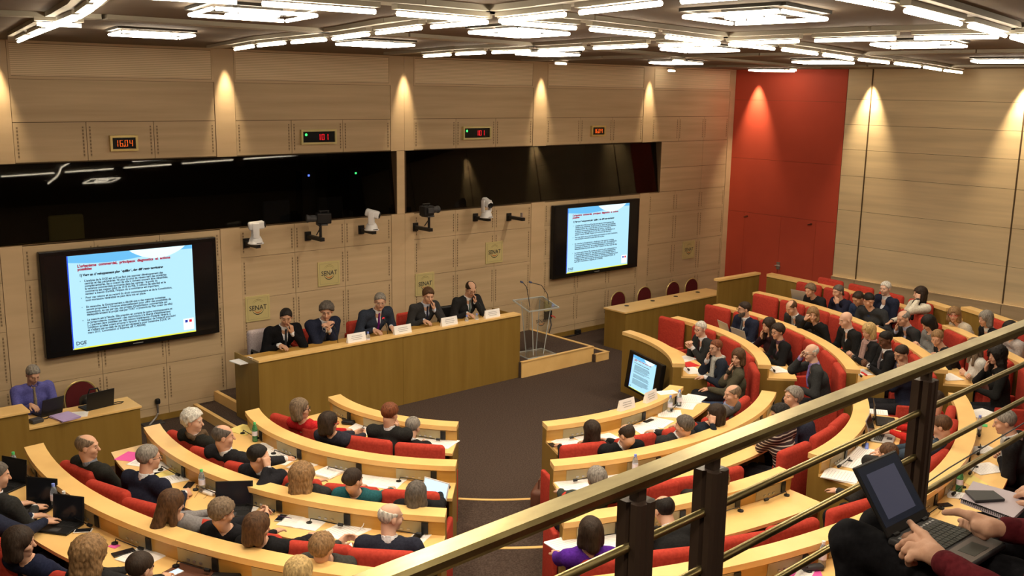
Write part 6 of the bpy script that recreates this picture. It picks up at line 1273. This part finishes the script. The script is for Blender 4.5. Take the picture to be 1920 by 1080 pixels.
gap = PX[2]-PX[1]; xs = PX+[PX[0]-gap, PX[2]+(PX[1]-PX[0]), PX[2]+(PX[1]-PX[0])+gap]
for x in xs[:3]+[xs[3]]+[PX[2]+gap]:
    b = MB(); a, c_ = .041, .018; pr = [(-a, -a+c_*.6), (-a+c_*.6, -a), (-.008, -a), (0, -a+.012), (.008, -a), (a-c_*.6, -a), (a, -a+c_*.6), (a, a), (-a, a), (-a, .008), (-a+.012, 0), (-a, -.008)]
    b.prism([(x-PX[1]+p, q) for p, q in pr], .002, LZB(zr)-.062); b.prism([(x-PX[1]+p*.42, q*.42) for p, q in ((-a, -a), (a, -a), (a, a), (-a, a))], LZB(zr)-.062, LZB(zr)-.020); b.build('post', M['post'], t)
# ------------------------------------------------------------------ laptop on the lap, notebook, and the two visitors on the balcony
LC = [np.array(at(u, v, 3.41)) for u, v in ((1673, 1003), (1750, 962), (1875, 1022), (1825, 1058))]
LZ0 = 3.41; cx_ = sum(q[0] for q in LC)/4; cy_ = (LC[0][1]+LC[1][1]+LC[2][1]+LC[3][1])/4; LW = .262; LD = .25
t = empty('laptop', (float(cx_)-.012, float(cy_), LZ0-.024), -.015); tag(t, 'dark grey laptop on the lap of the visitor, hinged screen facing right', 'laptop')
MB().rbox(-LW/2, LW/2, -LD/2, LD/2, 0, .022, .007).build('base', M['darkgrey'], t)
MB().box(-LW/2+.006, LW/2-.006, -LD/2+.006, -LD/2+.088, .0221, .0228).build('palm_rest', cm('palm', (.15, .13, .12), .5), t)
MB().box(-.045, .05, -LD/2+.018, -LD/2+.070, .0229, .0236).build('touchpad', cm('pad', (.06, .065, .06), .4), t)
b = MB()
for r in range(6):
    for c_ in range(13): b.box(-LW/2+.012+c_*(LW-.024)/13+.0012, -LW/2+.012+(c_+1)*(LW-.024)/13-.0012, -LD/2+.097+r*.0185+.001, -LD/2+.097+(r+1)*.0185-.001, .0223, .0262)
b.build('keyboard', cm('bigkeys', (.028, .032, .028), .5), t)
b = MB()
for c_ in range(12): b.box(-LW/2+.02+c_*.019, -LW/2+.032+c_*.019, LD/2-.030, LD/2-.022, .0222, .0232)
b.build('indicator_row', M['silver'], t)
lidang = math.atan2(.137, .187)
T = Matrix.Translation((0, LD/2-.004, .022)) @ Matrix.Rotation(math.pi/2-lidang, 4, 'X')
MB().rbox(-LW/2, LW/2, 0, .236, -.010, .0, .005, T).build('lid', M['black'], t)
MB().box(-LW/2+.010, LW/2-.010, .030, .226, 0.0, .0012, T).build('display', mat('display_dim', (.010, .011, .014), .3, emit=(.004, .005, .008), es=1), t)
MB().box(-LW/2+.042, LW/2-.050, .050, .200, .0012, .0018, T).build('dimmed_document', mat('doc_dim', (.03, .03, .04), .25, emit=(.022, .022, .032), es=1), t)
MB().box(-.008, .008, .012, .020, .0, .0012, T).build('maker_badge', M['silver'], t)
for s in (-1, 1): MB().tube([(s*.09-.015, LD/2-.004, .022), (s*.09+.015, LD/2-.004, .022)], .008, 8).build('hinge', M['black'], t)
MAROON = (.11, .012, .018)
def visitor():
    pz = BF+.50; O = np.array([-6.62, -12.72, 0]); w = lambda p: tuple(np.array(p, float))
    label = 'person in maroon sweater and black trousers holding a laptop, lower right foreground'
    hip = [(-6.70, -12.66, pz), (-6.54, -12.66, pz)]
    k1 = at(1596, 1014, 3.33); k2 = at(1652, 990, 3.33); knee = [w(k1), w(k2)]; ank = [(k1[0]-.02, k1[1]-.10, BF+.10), (k2[0]+.02, k2[1]-.08, BF+.10)]
    WLp = at(1770, 1056, 3.425); WRp = at(1880, 992, 3.45)
    SHl, SHr = (-6.82, -12.74, 3.72), (-6.42, -12.74, 3.72); EL = (-6.90, -12.74, 3.40); ER = (-6.34, -12.70, 3.45)
    H = np.array([-6.62, -12.60, 4.02]); nb = np.array([-6.62, -12.68, 3.84]); R = rotm(.1, .6)
    def C(a, b, r0, r1): return ('c', w(a), w(b), r0, r1)
    O3 = np.array([-6.62, -12.72, BF])
    core = [C((-6.62, -12.70, pz), nb, .09, .07), C(SHl, EL, .04, .034), C(EL, WLp, .034, .027), C(SHr, ER, .04, .034), C(ER, WRp, .034, .027), C(SHl, SHr, .04, .04)]
    for h, kk, a in zip(hip, knee, ank): core += [C(h, kk, .06, .045), C(kk, a, .045, .03)]
    parts = [isomesh(core, .018, .02)]; mi = [None]
    hv = isomesh(head_prims(H, R, 1)+[C(H+R @ np.array([0, -.02, -.06]), nb, .055, .06)], .009, .016, head_post(H, R, 1)); parts.append(hv); mi.append(face_mats(*hv, H, R, 1))
    # hands grip the two sides of the laptop: palm and fingers below, thumb above
    def hand(W, pts, k=.007):
        pr = []
        for chain in pts:
            for (a, ra), (b, rb) in zip(chain[:-1], chain[1:]): pr.append(('c', w(a), w(b), ra, rb))
        V, Q = isomesh(pr, .0036, k, lambda F, X, Y, Z: F+.0006*np.sin(X*420+Y*160)*np.sin(Y*380)); parts.append((V, Q)); mi.append(None)
    A = lambda u, v, z: np.array(at(u, v, z))
    z = 3.40
    Wl = A(1768, 1052, 3.425); K = [A(1722, 996, 3.425), A(1712, 1010, 3.430), A(1707, 1024, 3.425), A(1712, 1040, 3.41)]
    Pc = A(1738, 1030, 3.43)
    lh = [[(Wl, .030), (A(1750, 1040, 3.432), .031), (Pc, .030)]]
    for i, kk in enumerate(K):
        lh.append([(A(1752, 1036+4*(i-1.5), 3.43), .021), (kk, .0155)])
    # fingers curl around the front-left edge of the base to its underside
    tips = [((1700, 1006, 3.415), (1690, 1014, 3.395), (1700, 1016, 3.375)), ((1695, 1018, 3.42), (1685, 1026, 3.395), (1698, 1030, 3.372)), ((1697, 1032, 3.412), (1692, 1042, 3.388), (1706, 1044, 3.372)), ((1704, 1048, 3.40), (1704, 1056, 3.38), (1716, 1056, 3.370))]
    for kk, tp in zip(K, tips): a, b, c_ = [A(*q) for q in tp]; lh.append([(kk, .0115), (a, .0108), (b, .0098), (c_, .0082)])
    lh.append([(A(1758, 1036, 3.44), .020), (A(1732, 1003, 3.452), .0145), (A(1716, 991, 3.452), .0118), (A(1706, 979, 3.449), .0092)])
    hand(Wl, lh)
    Wr = A(1882, 992, 3.455); rh = [[(Wr, .026), (A(1858, 990, 3.455), .027), (A(1835, 985, 3.45), .024)], [(A(1862, 984, 3.46), .022), (A(1822, 968, 3.468), .0165), (A(1796, 960, 3.468), .0118), (A(1771, 961, 3.462), .0095)]]
    for i, (ku, kv, tu, tv) in enumerate(((1824, 980, 1800, 976), (1830, 990, 1803, 985), (1838, 998, 1812, 995), (1846, 1004, 1824, 1003))):
        rh.append([(A(1856, 990+3*(i-1.5), 3.45), .019), (A(ku, kv, 3.435-.004*i), .0135), (A((ku+tu)/2, (kv+tv)/2, 3.41), .0108), (A(tu, tv, 3.383), .0088)])
    hand(Wr, rh)
    root = mk('person', parts, [skinm('l'), M['lips'], M['eyes'], hairm('brown')], None, mi); tag(root, label, 'person')
    dl = (np.array(WLp)-np.array(EL)); dl /= np.linalg.norm(dl); dr = (np.array(WRp)-np.array(ER)); dr /= np.linalg.norm(dr)
    sw = [C((-6.70, -12.70, pz+.05), (-6.54, -12.70, pz+.05), .14, .14), C((-6.62, -12.70, pz+.12), (-6.62, -12.70, 3.66), .14, .15), C(SHl, SHr, .085, .085), C(SHl, EL, .068, .056), C(EL, WLp-dl*.012, .056, .039), C(SHr, ER, .068, .056), C(ER, WRp-dr*.018, .056, .038)]
    cuts = lambda F, X, Y, Z: smax(F+.0035*np.sin(X*50+Y*30)*np.sin(Z*44+Y*20), -d_cone(X, Y, Z, w(nb), w(nb+np.array([0, .02, .15])), .058, .08), .008)
    mk('sweater', [isomesh(sw, .012, .03, cuts)], [cloth(MAROON)], root)
    rb = [isomesh([C(WLp-dl*.028, WLp-dl*.006, .0405, .0405)], .006, .004), isomesh([C(WRp-dr*.034, WRp-dr*.012, .0395, .0395)], .006, .004)]
    for q_ in rb: mk('sweater_cuff', [q_], [cloth((.09, .01, .015))], root)
    tr_ = []
    for h, kk, a in zip(hip, knee, ank): tr_ += [C(h, kk, .092, .066), C(kk, a, .066, .050)]
    tr_.append(C((-6.70, -12.68, pz), (-6.54, -12.68, pz), .12, .12)); mk('trousers', [isomesh(tr_, .012, .03, lambda F, X, Y, Z: F+.004*np.sin(X*60+Z*25)*np.sin(Y*55+Z*30))], [cloth((.010, .010, .013))], root)
    for a in ank: mk('shoe', [isomesh([C((a[0], a[1], BF+.045), (a[0], a[1]+.15, BF+.035), .042, .032)], .014, .01, lambda F, X, Y, Z: np.maximum(F, BF+.004-Z))], [M['black']], root)
    mk('hair', [hair_mesh('short', H, R, 1)], [hairm('brown')], root)
    wt = mk('wristwatch', [isomesh([C(WRp-dr*.004, WRp+dr*.006, .0325, .0325)], .005, .004)], [M['darkgrey']], root)
    PEOPLE.append((root, 'maroon', (0, 0), 0))
visitor()
for (x, lab) in ((-6.62, 'under the laptop visitor, outside the right edge'), (-6.02, 'under the notebook visitor, outside the right edge')): pass
ex = person((-6.10, -12.72), BF, 0.12, (-6.08, -12.70, BF+1.25), hair='short', hc='dark', top='sweater', tc=(.02, .02, .025), pose='lap', s=1.06, label='person in dark trousers with a notebook on the lap, right edge foreground', short='notebook visitor', apose=((-.10, .26, .70), (.12, .28, .68)))
nc = [np.array(at(u, v, 3.44)) for u, v in ((1824.5, 900.6), (1801.6, 935.5), (1898, 971.6), (1940, 932))]
c0 = sum(nc)/4; t = empty('spiral_notebook', (float(c0[0]), float(c0[1]), 3.425)); tag(t, 'spiral notebook with handwritten pages lying on the lap at the right edge', 'notebook')
b = MB(); pts = [(q[0]-c0[0], q[1]-c0[1]) for q in nc]; b.prism([tuple(map(float, q)) for q in pts], 0, .012); b.build('pages', cm('page_lilac', (.62, .55, .62), .8), t)
b = MB(); a, c_ = np.array(pts[1]), np.array(pts[2])
for i in range(26):
    q = a+(c_-a)*(i+.5)/26; b.tube([(q[0], q[1]-.006, .004), (q[0], q[1]-.008, .014), (q[0], q[1]+.004, .017), (q[0], q[1]+.008, .012)], .0016, 5)
b.build('spiral', M['black'], t)
b = MB(); a0, a1, a2, a3 = [np.array(p) for p in pts]
for i in range(12):
    f = (i+1)/13; l = a0+(a1-a0)*f; r = a3+(a2-a3)*f; l2 = l+(r-l)*.08; r2 = l+(r-l)*.9; b.add([(l2[0], l2[1], .0122), (r2[0], r2[1], .0122), (r2[0], r2[1]+.0016, .0122), (l2[0], l2[1]+.0016, .0122)], [(0, 1, 2, 3)])
b.build('handwriting', cm('hand_ink', (.30, .26, .34), .8), t)
tc_ = [np.array(at(u, v, 3.45)) for u, v in ((1809, 917), (1863, 918), (1885, 934), (1829, 937))]; c1 = sum(tc_)/4
t = empty('black_tablet', (float(c1[0]), float(c1[1]), 3.4385)); tag(t, 'black tablet lying on the spiral notebook', 'tablet'); b = MB(); b.prism([(float(q[0]-c1[0]), float(q[1]-c1[1])) for q in tc_], 0, .009); b.build('case', M['darkgrey'], t, bevel=.002)
for x, y, lab in ((-6.62, -12.80, 'red seat on the balcony under the laptop visitor'), (-6.02, -12.84, 'red seat on the balcony under the notebook visitor')):
    o = copy_tree(PROTO); o.location = (x, y, BF+.001); o.rotation_euler = (0, 0, 0); tag(o, lab, 'chair')
